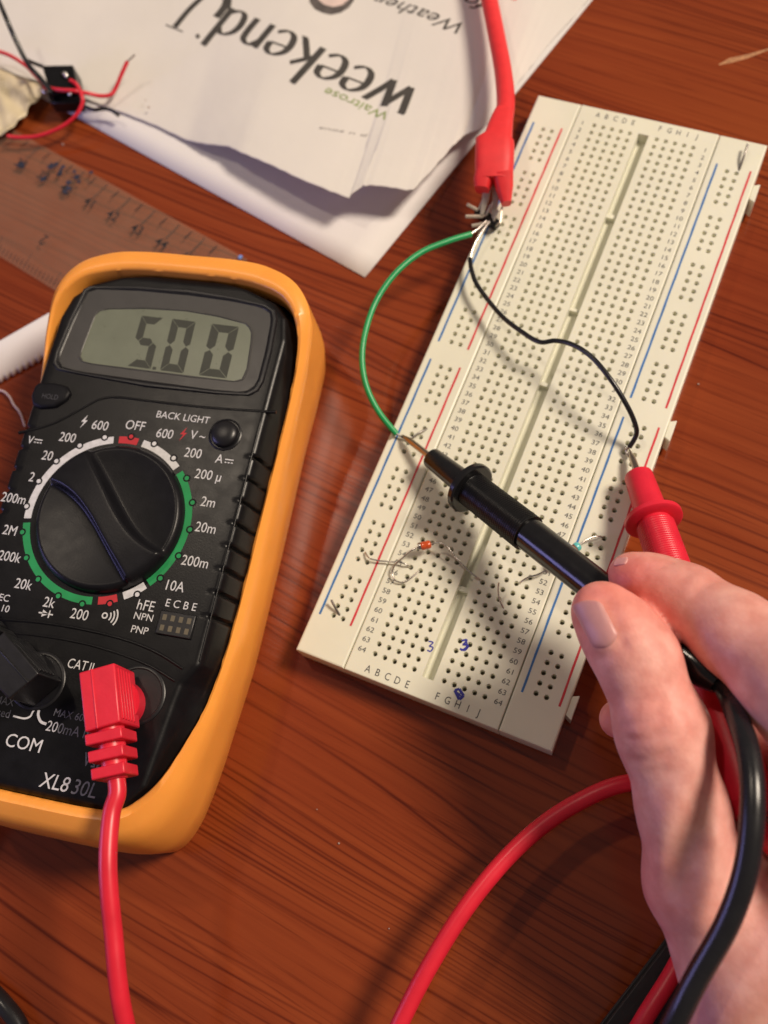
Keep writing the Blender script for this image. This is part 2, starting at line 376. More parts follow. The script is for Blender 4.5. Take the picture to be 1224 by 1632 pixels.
# holster: (inner u,v,z) (outer rim u,v,z) (bulge u,v)
H = [((0, 65, 34), (0, 70.6, 33.4), (0, 72.6)), ((12, 64.8, 34), (12.2, 70.5, 33.4), (12.6, 72.4)), ((20, 63.7, 34), (21.3, 69.3, 33.4), (22, 71)), ((27.3, 60.8, 34), (29.6, 65.4, 33.2), (30.4, 67)),
     ((31.6, 55.2, 33), (34.6, 58.2, 31.8), (35.6, 59.8)), ((33.2, 47, 30), (35.6, 48, 28.6), (36.3, 48.5)), ((32.6, 32, 26), (34.7, 32, 24.4), (36, 32)), ((31.8, 10, 24), (34.0, 10, 22.3), (36.2, 10)),
     ((31.8, -12, 24), (34.0, -12, 22.3), (36.2, -12)), ((31.8, -26, 25), (33.8, -26, 23.2), (36, -26)), ((31.2, -38, 27), (33.2, -39.5, 25), (34.9, -41)), ((29.5, -46.7, 29.2), (32.0, -49.5, 26.5), (34.0, -52)),
     ((26.8, -55.4, 31.2), (30.2, -59, 28), (32.4, -61.5)), ((23.6, -60.6, 32.4), (26.6, -65.6, 29.5), (28.4, -68.4)), ((19.8, -63.6, 33), (21.6, -69, 30.5), (22.4, -72)), ((14, -64.4, 33.2), (14.4, -70.4, 30.8), (14.6, -73)), ((6, -64.6, 33.2), (6, -70.6, 30.8), (6, -73.2)), ((0, -64.6, 33.2), (0, -70.6, 30.8), (0, -73.2))]
full = H + [tuple((-p[0],) + tuple(p[1:]) for p in h) for h in reversed(H[1:-1])]
arr = [np.array([(h[0][0], h[0][1], h[0][2], h[1][0], h[1][1], h[1][2], h[2][0], h[2][1]) for h in full])][0]
def closed_spline(A, n):
    out = []; N_ = len(A)
    for i in range(N_):
        p0, p1, p2, p3 = A[i - 1], A[i], A[(i + 1) % N_], A[(i + 2) % N_]
        for k in range(n):
            t = k / n; out.append(.5 * (2 * p1 + (p2 - p0) * t + (2 * p0 - 5 * p1 + 4 * p2 - p3) * t * t + (3 * p1 - p0 - 3 * p2 + p3) * t ** 3))
    return out
S_ = closed_spline(arr, 7)
mb = MB(); rings = []
for lvl in range(11):
    ring = []
    for k, a in enumerate(S_):
        iu, iv, iz, ou, ov, oz, bu, bv = a
        sd = min(1, max(0, (abs(bu) - 24) / 9)); sg = math.copysign(1, bu); bu = bu - sg * 1.7 * sd
        j = .12 * math.sin(k * 1.9) * math.sin(k * .37)      # slightly uneven moulded lip
        P = [(iu, iv, iz - 7), (iu, iv, iz - .8), (iu + (ou - iu) * .10 + j, iv + (ov - iv) * .10 + j, iz - .15), (iu + (ou - iu) * .35, iv + (ov - iv) * .35, iz + .15), (iu + (ou - iu) * .75, iv + (ov - iv) * .75, oz + (iz - oz) * .4),
             (ou, ov, oz - .5), (ou + (bu - ou) * .45, ov + (bv - ov) * .45, oz - 4.2), (bu, bv, 14.5), (bu - sg * .25 * sd, bv, 11.0), (bu - sg * 1.9 * sd, bv - (bv - ov) * .1, 2.2), (bu - sg * 2.8 * sd, bv - (bv - ov) * .4, 0.2)][lvl]
        ring.append(loc3(*P))
    rings.append(ring)
mb.rings(rings, cap0=False, cap1=True)
holster = mb.build('holster', M['rubber'], meter, smooth=42)
# body: loft along v
def interp(x, xs, ys): return float(np.interp(x, xs, ys))
iv_ = [h[0][1] for h in H][::-1]; iu_ = [h[0][0] for h in H][::-1]; iz_ = [h[0][2] for h in H][::-1]
# strictly increasing v for interpolation on the right half
ivs, ius, izs = [], [], []
for a, b_, c_ in sorted(zip(iv_, iu_, iz_)):
    if not ivs or a > ivs[-1] + .15: ivs.append(a); ius.append(b_); izs.append(c_)
GRV = [19.0 - 5.55 * i for i in range(8)]
def hwI(v): return interp(v, ivs, ius)
def hwF(v): return interp(v, [-64.6, -63, -58, -40, -35.5, -31, 20, 50, 56, 60, 63, 64.9], [17, 20.5, 24.6, 26.3, 26.9, 29.6, 30.3, 30.6, 29.2, 25.2, 17.5, 8])
vst = sorted(set([round(x, 2) for x in np.arange(-64.4, 64.8, .4)]))
mb = MB(); rings = []
for v in vst:
    e = min(v + 64.4, 64.8 - v); drop = 0 if e > 2.4 else 1.6 * (1 - math.sqrt(max(0, 1 - (1 - e / 2.4) ** 2)))
    g = max([0] + [math.exp(-((v - q) / .45) ** 4) for q in GRV])
    f, I = hwF(v), max(hwI(v) + .35, hwF(v) + .3); zr = interp(v, ivs, izs)
    f2 = f - .9 * g; zt = FZ - drop
    right = [(f - 3.4, zt), (f - 1.6, zt), (f - .7 - .5 * g, zt - .12 - .35 * g), (f2 - .1, zt - .75 - .4 * g), (f2 + .25 * (I - f) - .5 * g, zt - 2.4), (f2 + .75 * (I - f) - .3 * g, zt - 6), (I, min(zr - 2.0, zt - 6.5)), (I, zr - 6.5)]
    sec = [(-a, z) for a, z in reversed(right)] + right
    rings.append([loc3(a, v, z) for a, z in sec])
mb.rings(rings, closed=False, cap0=False, cap1=False)
body = mb.build('body', M['black'], meter, smooth=60)
FT = FZ + .02
# face plate outlines as fine raised beads
mb = MB()
def fpath(lst, z=FZ): return [loc3(*floc(a, b, z), z) for a, b in lst]
mb.tube(fpath([(440, 657), (400, 655), (330, 650), (240, 640), (190, 634), (160, 637), (135, 650), (110, 664), (85, 676), (60, 684), (30, 690)], FZ - .22), .42, n=8, step=8)
mb.tube(fpath([(-60, 985), (0, 988), (60, 992), (130, 1003), (200, 1020), (250, 1040), (292, 1066)], FZ - .3), .5, n=8, step=8)
mb.tube(fpath([(-60, 1004), (0, 1008), (60, 1013), (130, 1025), (190, 1042), (240, 1062), (280, 1086)], FZ - .3), .45, n=8, step=8)
mb.tube([loc3(29.2, v, FZ - .12) for v in np.linspace(-30, 28, 14)], .22, n=8)
mb.build('face_ridge', M['black'], body, smooth=60)
mb = MB(); mb.tube([loc3(26.35, v, FZ + .12) for v in (-62, -50, -40)] , .12, n=6)
# LCD
win = [(140, 466), (150, 461), (220, 463), (300, 470), (370, 480), (418, 490), (431, 498), (433, 512), (424, 560), (412, 606), (404, 619), (390, 626), (340, 622), (240, 609), (130, 593), (100, 587), (93, 578), (97, 562), (118, 512)]
wu = [floc(a, b, FZ) for a, b in win]
def inset(poly, d):
    c0 = np.mean(poly, axis=0); out = []
    for p in poly:
        v = np.array(p) - c0; out.append(tuple(c0 + v * (1 - d / np.linalg.norm(v))))
    return out
mb = MB()
w2, w3 = inset(wu, -1.3), inset(wu, .0)
mb.rings([[loc3(a, b, FZ - .05) for a, b in inset(wu, -1.6)], [loc3(a, b, FZ + .45) for a, b in w2], [loc3(a, b, FZ + .55) for a, b in inset(wu, -.6)], [loc3(a, b, FZ + .25) for a, b in w3], [loc3(a, b, FZ + .06) for a, b in inset(wu, .25)]], cap0=False, cap1=False)
mb.build('window_frame', M['gloss_black'], body, smooth=50)
inn = [(150, 500), (160, 492), (230, 490), (297, 493), (350, 503), (396, 516), (404, 527), (403, 545), (396, 590), (388, 606), (376, 609), (300, 601), (200, 588), (135, 579), (124, 574), (127, 560)]
LZ = FZ + .10
iu2 = [floc(a, b, LZ) for a, b in inn]
mb = MB()
# bezel plate: fill between the window outline and the display opening
def resample(poly, n):
    P = np.array(poly + [poly[0]]); s = np.r_[0, np.cumsum(np.linalg.norm(np.diff(P, axis=0), axis=1))]
    t = np.linspace(0, s[-1], n, endpoint=False); return np.c_[np.interp(t, s, P[:, 0]), np.interp(t, s, P[:, 1])]
def by_angle(poly, n):
    P = resample(poly, 400); c0 = np.array([1.0, 47.0]); a = np.arctan2(P[:, 1] - c0[1], P[:, 0] - c0[0]); o = np.argsort(a); P, a = P[o], a[o]
    t = np.linspace(-math.pi, math.pi, n, endpoint=False); return np.c_[np.interp(t, a, P[:, 0], period=2 * math.pi), np.interp(t, a, P[:, 1], period=2 * math.pi)]
A_, B_ = by_angle(inset(wu, .2), 96), by_angle(iu2, 96)
mb.rings([[loc3(*p, LZ) for p in A_], [loc3(*p, LZ) for p in B_]], cap0=False, cap1=False)
bez = mb.build('bezel', M['bezel'], body, smooth=0)
mb = MB(); C_ = by_angle(inset(iu2, .15), 96)
mb.rings([[loc3(*p, LZ - .01) for p in B_], [loc3(*p, LZ + .18) for p in by_angle(inset(iu2, .1), 96)], [loc3(*p, LZ + .2) for p in by_angle(inset(iu2, .4), 96)], [loc3(*p, LZ + .02) for p in by_angle(inset(iu2, .6), 96)]], cap0=False, cap1=False)
mb.build('opening_edge', M['bezel'], bez, smooth=50)
mb = MB(); mb.add([loc3(*p, LZ + .005) for p in by_angle(inset(iu2, .3), 96)], [tuple(range(96))])
lcd = mb.build('display', M['lcd'], body, smooth=0)
# seven segment digits
mb = MB()
def digit(TL, TR, BR, BL, segs):
    q = [np.array(floc(a, b, LZ)) for a, b in (TL, TR, BR, BL)]
    def Pn(x, y): p = (q[0] * (1 - x) + q[1] * x) * (1 - y) + (q[3] * (1 - x) + q[2] * x) * y; return loc3(*p, LZ + .03)
    tx, ty, g = .32, .145, .01
    def poly(l): mb.add([Pn(*p) for p in l], [tuple(range(len(l)))])
    h = .5
    S = dict(a=[(g, 0), (1 - g, 0), (1 - tx, ty), (tx, ty)], d=[(tx, 1 - ty), (1 - tx, 1 - ty), (1 - g, 1), (g, 1)],
             f=[(0, g), (tx, ty + g), (tx, h - ty * .6), (tx * .5, h - g * .6), (0, h - ty * .4)], b=[(1, g), (1, h - ty * .4), (1 - tx * .5, h - g * .6), (1 - tx, h - ty * .6), (1 - tx, ty + g)],
             e=[(0, h + ty * .4), (tx * .5, h + g * .6), (tx, h + ty * .6), (tx, 1 - ty - g), (0, 1 - g)], c=[(1, h + ty * .4), (1, 1 - g), (1 - tx, 1 - ty - g), (1 - tx, h + ty * .6), (1 - tx * .5, h + g * .6)],
             g=[(tx * .6, h), (tx, h - ty * .5), (1 - tx, h - ty * .5), (1 - tx * .6, h), (1 - tx, h + ty * .5), (tx, h + ty * .5)])
    for s in segs: poly(S[s])
digit((226, 503), (260, 507), (240, 588), (203, 583), 'afgcd')
digit((275, 508), (312, 513), (292, 595), (255, 590), 'abcdef')
digit((338, 516), (381, 521), (361, 603), (317, 598), 'abcdef')
dp = floc(246, 587, LZ); mb.box(loc3(dp[0], dp[1], LZ + .03), (.9, .8, .01), [UX, VX, (0, 0, 1)])
mb.build('digits', M['segment'], lcd, smooth=0)
mb = MB(); PZ = FZ + .62
mb.rings([[loc3(*p, PZ - .2) for p in by_angle(inset(wu, -.35), 96)], [loc3(*p, PZ - .03) for p in by_angle(inset(wu, -.3), 96)]], cap0=True, cap1=True)
mb.build('window_pane', M['pane'], body, smooth=30)
# buttons
def fdisc(mb, px, py, prof, n=36, z=FZ):
    u, v = floc(px, py, z); mb.lathe(loc3(u, v, 0), (0, 0, 1), prof, n)
mb = MB(); fdisc(mb, 359, 693, [(31.5, 4.1), (FZ + .15, 4.1), (FZ + .3, 3.8), (FZ + .1, 3.6)], z=FZ); mb.build('button_rim', M['gloss_black'], body, smooth=40)
mb = MB(); fdisc(mb, 359, 693, [(31.5, 3.3), (FZ + .8, 3.3), (FZ + 1.3, 3.0), (FZ + 1.7, 2.2), (FZ + 1.9, 1.1), (FZ + 1.93, .2)]); mb.build('backlight_button', M['gloss_black'], meter, smooth=60)
mb = MB(); hp = [floc(a, b, FZ) for a, b in [(58, 617), (64, 612), (90, 612), (110, 618), (114, 628), (108, 638), (90, 650), (66, 652), (54, 646), (52, 632)]]
mb.rings([[loc3(a, b, z) for a, b in inset(hp, d)] for z, d in ((31.5, 0), (FZ + .5, 0), (FZ + .9, .35), (FZ + 1.0, 1.0))]); hold = mb.build('hold_button', M['face'], meter, smooth=50)
mb = MB(); text(mb, 'HOLD', loc3(*floc(80, 632, FZ + 1), FZ + 1.03), UX, 1.3, squeeze=.85); M['dim_print'] = mat('dim_print', (.05, .05, .06), .6)
mb.build('button_print', M['dim_print'], hold, smooth=0)
# knob (height field)
mb = MB(); KU, KV = -.9, -1.0; KR = 17.9
pa, pb = np.array(floc(116, 752, 40)), np.array(floc(247, 905, 40)); ax_ = pb - pa; ax_ /= np.linalg.norm(ax_); nx_ = np.array([-ax_[1], ax_[0]])
def kz(u, v):
    r = math.hypot(u, v); t = (u * ax_[0] + v * ax_[1]) / KR; s = u * nx_[0] + v * nx_[1]
    s += 1.4 * math.sin(t * 2.4)                                   # gentle S shape of the grip
    wdt = 3.2 + 2.1 * abs(t) ** 3 + (1.0 if t < 0 else 0) * abs(t)
    ridge = 1 / (1 + math.exp((abs(s) - wdt) / .2))
    dish = 1.0 + 1.5 * (r / KR) ** 2.2
    top = 5.0 - 1.2 * abs(t) ** 2.5
    z = dish + (top - dish) * ridge
    edge = max(0, (r - (KR - 1.4)) / 1.4); 
    return z * (1 - .0 * edge) - 1.3 * edge ** 2.2
nr, na = 72, 240; rings = []
for i in range(1, nr + 1):
    r = KR * i / nr; rings.append([loc3(KU + r * math.cos(2 * math.pi * k / na), KV + r * math.sin(2 * math.pi * k / na), FZ + kz(r * math.cos(2 * math.pi * k / na), r * math.sin(2 * math.pi * k / na))) for k in range(na)])
rings.append([loc3(KU + (KR + .35) * math.cos(2 * math.pi * k / na), KV + (KR + .35) * math.sin(2 * math.pi * k / na), FZ - .3) for k in range(na)])
mb.rings(rings, cap0=True, cap1=False); M['knob'] = mat('knob_plastic', (.008, .008, .010), .34, spec=.25, var=.1, bump=.05, bscale=2400)
mb.build('selector_knob', M['knob'], meter, smooth=60)
# dial arcs and dots
KU = -1.9
def fang(px, py): u, v = floc(px, py, FZ); return math.atan2(v - KV, u - KU)
dots = dict(w=[(167, 696), (127, 710), (90, 735), (62, 767), (43, 807), (219, 948), (278, 729), (246, 707)], g=[(36, 848), (42, 889), (62, 922), (92, 951), (131, 963), (255, 921), (285, 886), (303, 844), (307, 801), (298, 762)], r=[(175, 962), (209, 696)])
arcs = dict(w=[((42, 826), (181, 702)), ((228, 705), (284, 744)), ((231, 932), (197, 952))], g=[((288, 752), (237, 930)), ((147, 957), (41, 833))], r=[((190, 698), (222, 699)), ((187, 954), (156, 961))])
part_of = {'w': 'white_print', 'g': 'green_print', 'r': 'red_print'}
PR = {k: MB() for k in 'wgr'}; grey_text = MB()
def arc(mb, p, q, r0=19.05, r1=20.85):
    a, b = fang(*p), fang(*q)
    d = (a - b) % (2 * math.pi)                        # run clockwise from p to q
    n = max(4, int(d / .05)); V = []
    for k in range(n + 1):
        t = a - d * k / n
        V += [loc3(KU + r0 * math.cos(t), KV + r0 * math.sin(t), FT), loc3(KU + r1 * math.cos(t), KV + r1 * math.sin(t), FT)]
    mb.add(V, [(2 * k, 2 * k + 1, 2 * k + 3, 2 * k + 2) for k in range(n)])
for k, l in arcs.items():
    for p, q in l: arc(PR[k], p, q)
blk = MB()
for k, l in dots.items():
    for p in l:
        t = fang(*p); u, v = KU + 20.95 * math.cos(t), KV + 20.95 * math.sin(t)
        PR[k].add([loc3(u + .55 * math.cos(x), v + .55 * math.sin(x), FT + .03) for x in np.linspace(0, 2 * math.pi, 14, endpoint=False)], [tuple(range(14))])
        blk.add([loc3(u + .95 * math.cos(x), v + .95 * math.sin(x), FT + .015) for x in np.linspace(0, 2 * math.pi, 14, endpoint=False)], [tuple(range(14))])
def ft(k, s, px, py, h, sq=.86, align='C', shear=.04):
    text(PR[k] if k != 'f' else grey_text, s, loc3(*floc(px, py, FZ), FT + .01), UX, h, squeeze=sq, shear=shear, align=align)
for s, x, y in [('600', 160, 678), ('OFF', 216, 678), ('600', 263, 691), ('200', 308, 722), ('2m', 332, 800), ('20m', 328, 841), ('200m', 311, 895), ('10A', 280, 934), ('200', 127, 979), ('2k', 79, 960), ('20k', 38, 931), ('200k', 16, 887), ('2M', 16, 845), ('200m', 22, 794), ('2', 51, 760), ('20', 76, 726), ('200', 108, 697), ('hFE', 233, 965)]:
    ft('w', s, x, y, 2.35)
ft('w', '200', 325, 756, 2.35); ft('w', '\u00b5', 349, 760, 2.35)
ft('w', 'BACK LIGHT', 292, 665, 1.75, .95); ft('w', 'V', 309, 693, 2.2); ft('w', '~', 323, 695, 2.2); ft('w', 'A', 350, 731, 2.2); ft('w', 'V', 49, 701, 2.0)
for x, y in ((365, 735), (61, 703)):
    u, v = floc(x, y, FZ); PR['w'].box(loc3(u, v + .35, FT), (2.1, .26, .02), [UX, VX, (0, 0, 1)])
    for k in (-.8, 0, .8): PR['w'].box(loc3(u + k, v - .4, FT), (.5, .26, .02), [UX, VX, (0, 0, 1)])
ft('w', 'E C B E', 289, 964, 1.75, .95); ft('w', 'NPN', 229, 983, 1.6, 1.0); ft('w', 'PNP', 223, 1004, 1.6, 1.0)
ft('w', 'EC', 15, 954, 1.6, 1.0, 'R'); ft('w', '10', 15, 971, 1.6, 1.0, 'R')
def bolt(k, px, py, s=1.0):
    u, v = floc(px, py, FZ); PR[k].add([loc3(u + a * s, v + b * s, FT) for a, b in [(.5, 1.9), (-.75, -.1), (.05, -.05), (-.6, -1.9), (.85, .45), (.1, .4)]], [(0, 1, 2, 5), (2, 3, 4, 5)])
bolt('w', 134, 672); bolt('r', 292, 692)
u, v = floc(73, 978, FZ)                                  # diode symbol
PR['w'].add([loc3(u + a, v + b, FT) for a, b in [(-.9, .85), (-.9, -.85), (.7, 0)]], [(0, 1, 2)]); PR['w'].box(loc3(u + .85, v, FT), (.28, 1.8, .02), [UX, VX, (0, 0, 1)]); PR['w'].box(loc3(u, v, FT - .01), (3.6, .3, .02), [UX, VX, (0, 0, 1)])
u, v = floc(167, 981, FZ)                                 # buzzer symbol
PR['w'].rings([[loc3(u + r * math.cos(t), v + r * math.sin(t), FT) for t in np.linspace(0, 2 * math.pi, 16, endpoint=False)] for r in (.42, .75)], cap0=False, cap1=False)
for r in (1.5, 2.3, 3.1):
    PR['w'].ribbon([loc3(u + r * math.cos(t), v + r * math.sin(t), FT) for t in np.linspace(-.62, .62, 8)], .17)
ft('w', 'CAT', 124, 1059, 2.1, .8, shear=.1); ft('w', 'II', 146, 1064, 2.1, .8)
ft('f', 'MAX', 8, 1117, 1.7, .9); ft('f', 'fused', 16, 1138, 1.8, .9, 'R')
ft('f', 'MAX 600V', 87, 1135, 1.6, .9, 'L', .1); ft('w', '20', 75, 1156, 2.2, .85, 'L', .1); ft('f', '0mA MAX', 93, 1160, 2.2, .85, 'L', .1)
ft('w', 'COM', 38, 1184, 2.8, .95, shear=.06); ft('f', 'V\u03a9mA', 133, 1209, 2.8, .8, 'L'); ft('w', 'XL8', 66, 1242, 3.1, .88, 'L', .16); ft('f', '30L', 117, 1253, 3.1, .88, 'L', .16)
def fstroke(l, hw): PR['w'].ribbon(spline([loc3(*floc(a, b, FZ), FT) for a, b in l], [1] * len(l), 6)[0], hw)
fstroke([(21, 1141), (38, 1145), (48, 1142), (52, 1135), (56, 1130)], .2); fstroke([(62, 1132), (61, 1140), (65, 1150), (74, 1154)], .3)
for k, nm in (('w', 'white_marking'), ('g', 'green_marking')): PR[k].build(nm, M[part_of[k]], body, smooth=0)
for p, q, d in (((190, 698), (222, 699), (209, 696)), ((187, 954), (156, 961), (175, 962))):
    RM = MB(); arc(RM, p, q); t = fang(*d); u, v = KU + 20.95 * math.cos(t), KV + 20.95 * math.sin(t)
    RM.add([loc3(u + .55 * math.cos(x), v + .55 * math.sin(x), FT + .03) for x in np.linspace(0, 2 * math.pi, 14, endpoint=False)], [tuple(range(14))]); RM.build('red_arc', M['red_print'], body, smooth=0)
PR['r'] = MB(); bolt('r', 292, 692); PR['r'].build('warning_bolt', M['red_print'], body, smooth=0)
grey_text.build('grey_marking', M['grey_print'], body, smooth=0); blk.build('dot_rim', M['face'], body, smooth=0)  # part of the lettering, in a darker grey than the white print
# transistor socket
mb = MB(); su, sv = floc(281, 996, FZ)
mb.box(loc3(su, sv, FZ + .15), (8.4, 5.4, .9), [UX, VX, (0, 0, 1)]); sock = mb.build('transistor_socket', M['gloss_black'], body, bevel=.2)
mb = MB()
for i in range(4):
    for j in range(2): mb.box(loc3(su - 2.9 + i * 1.95, sv - 1.2 + j * 2.4, FZ + .61), (.95, 1.3, .05), [UX, VX, (0, 0, 1)])
mb.build('socket_hole', M['contact'], sock, smooth=0)
for px, py in ((218, 1108), (60, 1085)):
    mb = MB(); fdisc(mb, px, py, [(31, 6.6), (FZ + .15, 6.6), (FZ + .35, 6.3), (FZ + .35, 5.9), (FZ + .1, 5.7)]); mb.build('jack', M['gloss_black'], meter, smooth=40)

# ------------------------------------------------------------------ probes and test leads
def probe(parent, P0, P1, stations, collar, knurl, shaft, mcol, mgrip, end_hw):
    P0, P1 = np.array(P0), np.array(P1); D = P1 - P0; Ln = np.linalg.norm(D); D = D / Ln
    def tpar(px, py):
        ts = np.linspace(-.05, 1.05, 600); q = np.array([proj(P0 + D * Ln * t) for t in ts]); return float(ts[np.argmin(((q - (px, py)) ** 2).sum(1))]) * Ln
    def rad(t, hw): return rpx(P0 + D * t, hw)
    mb = MB(); t1 = tpar(*shaft[0]); mb.lathe(P0, D, [(0, .12), (.8, .32), (3.0, rad(3, shaft[1]) * .92), (t1, rad(t1, shaft[1])), (t1 + 4, rad(t1, shaft[1]))], 20); mb.build('probe_tip', M['brass'], parent, smooth=40)
    st = [(tpar(x, y), hw) for x, y, hw in stations]; prof = [(st[0][0], rad(*st[0]) * .55), (st[0][0] + .02, rad(*st[0]) * .86), (st[0][0] + .25, rad(*st[0]) * .97), (st[0][0] + .7, rad(*st[0]))]
    for t, hw in st[1:]: prof.append((t, rad(t, hw)))
    mb = MB(); mb.lathe(P0, D, prof, 40); h = mb.build('probe_handle', mcol, parent, smooth=40)
    tc_ = tpar(*collar[0]); rc = rad(tc_, collar[1]); th = collar[2]
    mb = MB(); mb.lathe(P0, D, [(tc_ - th, rc * .5), (tc_ - th, rc * .93), (tc_ - th * .6, rc), (tc_ + th * .6, rc), (tc_ + th, rc * .93), (tc_ + th, rc * .5)], 48); mb.build('finger_guard', mcol, h, smooth=40)
    ka, kb = tpar(*knurl[0]), tpar(*knurl[1]); ra, rb = rad(ka, knurl[2]) + .4, rad(kb, knurl[3]) + .4; n = 96; m_ = int((kb - ka) / .16)
    mb = MB()
    def md(t, k): return .16 * math.sin(k * 2 * math.pi / n * 24 + t * 5.2) * math.sin(t * 5.2 - k * 2 * math.pi / n * 24) + .05
    mb.lathe(P0, D, [(ka + (kb - ka) * i / m_, ra + (rb - ra) * i / m_) for i in range(m_ + 1)], n, mod=md); mb.build('knurled_grip', mgrip, h, smooth=70)
    return h, P0 + D * Ln, D
plug_ax = None
def plug(parent, top, ztop, zbot, mcol, segs, cable_end):
    """angled banana plug from the four image corners of its top face (TL, TR, BR, BL)"""
    T = [at(a, b, ztop) for a, b in top]; mb = MB()
    dn = lambda p, z: np.array([p[0], p[1], z])
    mb.rings([[dn(p, zbot) for p in T], [dn(p, ztop) for p in T]]); pl = mb.build('plug', mcol, parent, bevel=.35)
    r = T[1] - T[0]; wd = np.linalg.norm(r); r /= wd; f = (T[3] - T[0] + T[2] - T[1]); f /= np.linalg.norm(f); up = np.array([0, 0, 1.0]); r = np.cross(f, up); r /= np.linalg.norm(r)
    r = r if r @ (T[1] - T[0]) > 0 else -r
    mb = MB(); ln = np.linalg.norm(T[2] - T[1])
    for k in range(5):                                    # grip ribs on the side walls
        for side, p in ((1, T[1] * .5 + T[2] * .5), (-1, T[0] * .5 + T[3] * .5)):
            mb.box(dn(p, ztop - 1.8 - k * 1.45) + r * side * .02, (.5, ln * .86, .55), [r, f, up])
    for o in (.36,):
        a, b = T[0] * (1 - o) + T[1] * o, T[3] * (1 - o) + T[2] * o; mb.tube([a + up * .0, b + up * .0], .22, n=8, smooth=False)
    mb.build('grip_rib', mcol, pl, bevel=.12)
    c0 = (T[2] + T[3]) / 2; mb = MB(); d = .4; zc = ztop - 4.2
    mb.lathe(dn(c0, zc) - f * .5, f, [(0, 2.9), (segs * 3.5 + .4, 2.5)], 20)
    for k in range(segs):
        s = 1 - .05 * k; mb.box(dn(c0, zc + .1) + f * (1.9 + k * 3.5), (wd * 1.0 * s, 2.3, 8.4 * s), [r, f, up])
    mb.build('strain_relief', mcol, pl, bevel=.3)
    mb = MB(); c1 = (T[0] + T[2]) / 2; mb.lathe(dn(c1, 0), (0, 0, 1), [(30.0, 5.2), (zbot + 2, 5.2)], 28); mb.build('plug_sleeve', mcol, pl, smooth=40)
    return dn(c0, zc) + f * (segs * 3.5), f
red_lead = thing('test_lead', 'red test lead with ribbed red plug in the meter and red probe between the fingers', 'test lead', at(190, 1100, 0))
e0, f0 = plug(red_lead, [(125, 1072), (182, 1056), (191, 1150), (135, 1167)], 44.5, 33.5, M['red'], 3, None)
P0r, P1r = at(1003, 716, 10.2), at(1203, 1298, 38)
hd, endr, Dr = probe(red_lead, P0r, P1r, [(1017, 757, 22.5), (1040, 822, 26.5), (1080, 925, 30), (1130, 1080, 34), (1190, 1255, 41), (1197, 1280, 40), (1199, 1287, 33), (1203, 1298, 32)], ((1042, 828), 46, .85), ((1046, 838), (1105, 1005), 26.5, 32), ((1020, 765), 6), M['red'], M['red'], 30)
red_path = [e0 - f0 * 2, e0 + f0 * 2.5] + pts([(177, 1300, 40.5), (172, 1380, 41), (180, 1480, 39), (200, 1632, 34), (260, 1800, 15), (420, 1950, 6), (560, 1800, 13), (637, 1632, 16), (690, 1530, 17), (755, 1430, 17), (830, 1345, 16), (910, 1285, 15), (1000, 1248, 15), (1085, 1258, 13), (1140, 1340, 12), (1120, 1450, 10), (1075, 1545, 10), (1020, 1635, 10), (960, 1750, 8), (1100, 1900, 6), (1330, 1800, 10), (1460, 1560, 24), (1380, 1420, 40), (1265, 1375, 44)]) + [endr + Dr * 3, endr - Dr * 2]
mb = MB(); mb.tube(red_path, 1.85, n=16, step=10); mb.build('cable', M['red_cable'], red_lead, smooth=60)
blk_lead = thing('test_lead', 'black test lead, its plug at the meter edge and its probe gripped by the thumb', 'test lead', at(40, 1070, 0))
e1, f1 = plug(blk_lead, [(62, 1073), (14, 1114), (-46, 1052), (6, 1006)], 44.5, 33.5, M['gloss_black'], 3, None)
P0b, P1b = at(641, 693, 10.0), at(1146, 1088, 43)
hd, endb, Db = probe(blk_lead, P0b, P1b, [(686, 730, 17), (738, 770, 20), (760, 786, 22), (838, 846, 27.5), (985, 955, 28.5), (1110, 1052, 31), (1128, 1070, 27), (1146, 1088, 20)], ((749, 778), 43, .95), ((754, 782), (842, 850), 25, 27.3), ((690, 734), 5.5), M['black_probe'], M['black'], 20)
blk_path = [endb - Db * 3, endb + Db * 1] + pts([(1172, 1135, 50), (1193, 1200, 55), (1200, 1280, 57), (1190, 1380, 56), (1160, 1470, 53), (1110, 1560, 49), (1070, 1640, 45), (980, 1820, 30), (700, 2100, 8), (250, 2000, 4), (60, 1690, 3), (15, 1612, 3), (-60, 1540, 4), (-220, 1420, 20), (-200, 1230, 36)]) + [e1 + f1 * 4, e1 - f1 * 2]
mb = MB(); mb.tube(blk_path, [2.1] * len(blk_path), n=16, step=10); mb.build('cable', M['black_cable'], blk_lead, smooth=60)

# ------------------------------------------------------------------ clip lead at the top
clip = thing('clip_lead', 'red insulated crocodile clip lead hanging down from the top onto the board edge', 'clip lead', at(785, 300, 0))
def flat_loft(mb, st, thick):
    """stations (px,py,z,half width px); rounded rectangular section"""
    C = [at(a, b, z) for a, b, z, h in st]; rings = []
    for i, c0 in enumerate(C):
        t = C[min(i + 1, len(C) - 1)] - C[max(i - 1, 0)]; t /= np.linalg.norm(t); r = np.cross(t, (0, 0, 1)); r /= np.linalg.norm(r); u = np.cross(r, t)
        hw = rpx(c0, st[i][3]); th = thick[i] if isinstance(thick, (list, tuple)) else thick
        rings.append([c0 + r * hw * math.copysign(abs(math.cos(k)) ** .55, math.cos(k)) + u * th * math.copysign(abs(math.sin(k)) ** .55, math.sin(k)) for k in np.linspace(0, 2 * math.pi, 24, endpoint=False)])
    mb.rings(rings)
mb = MB(); flat_loft(mb, [(803, 180, 18.5, 14), (801, 190, 19, 17), (797, 206, 19.5, 20), (794, 223, 19.6, 23), (789, 229, 19.5, 31), (788, 262, 19, 31), (787, 288, 17.6, 29)], [2.4, 2.8, 3.0, 3.4, 3.8, 3.9, 3.7])
boot = mb.build('boot', M['red_matte'], clip, smooth=40)
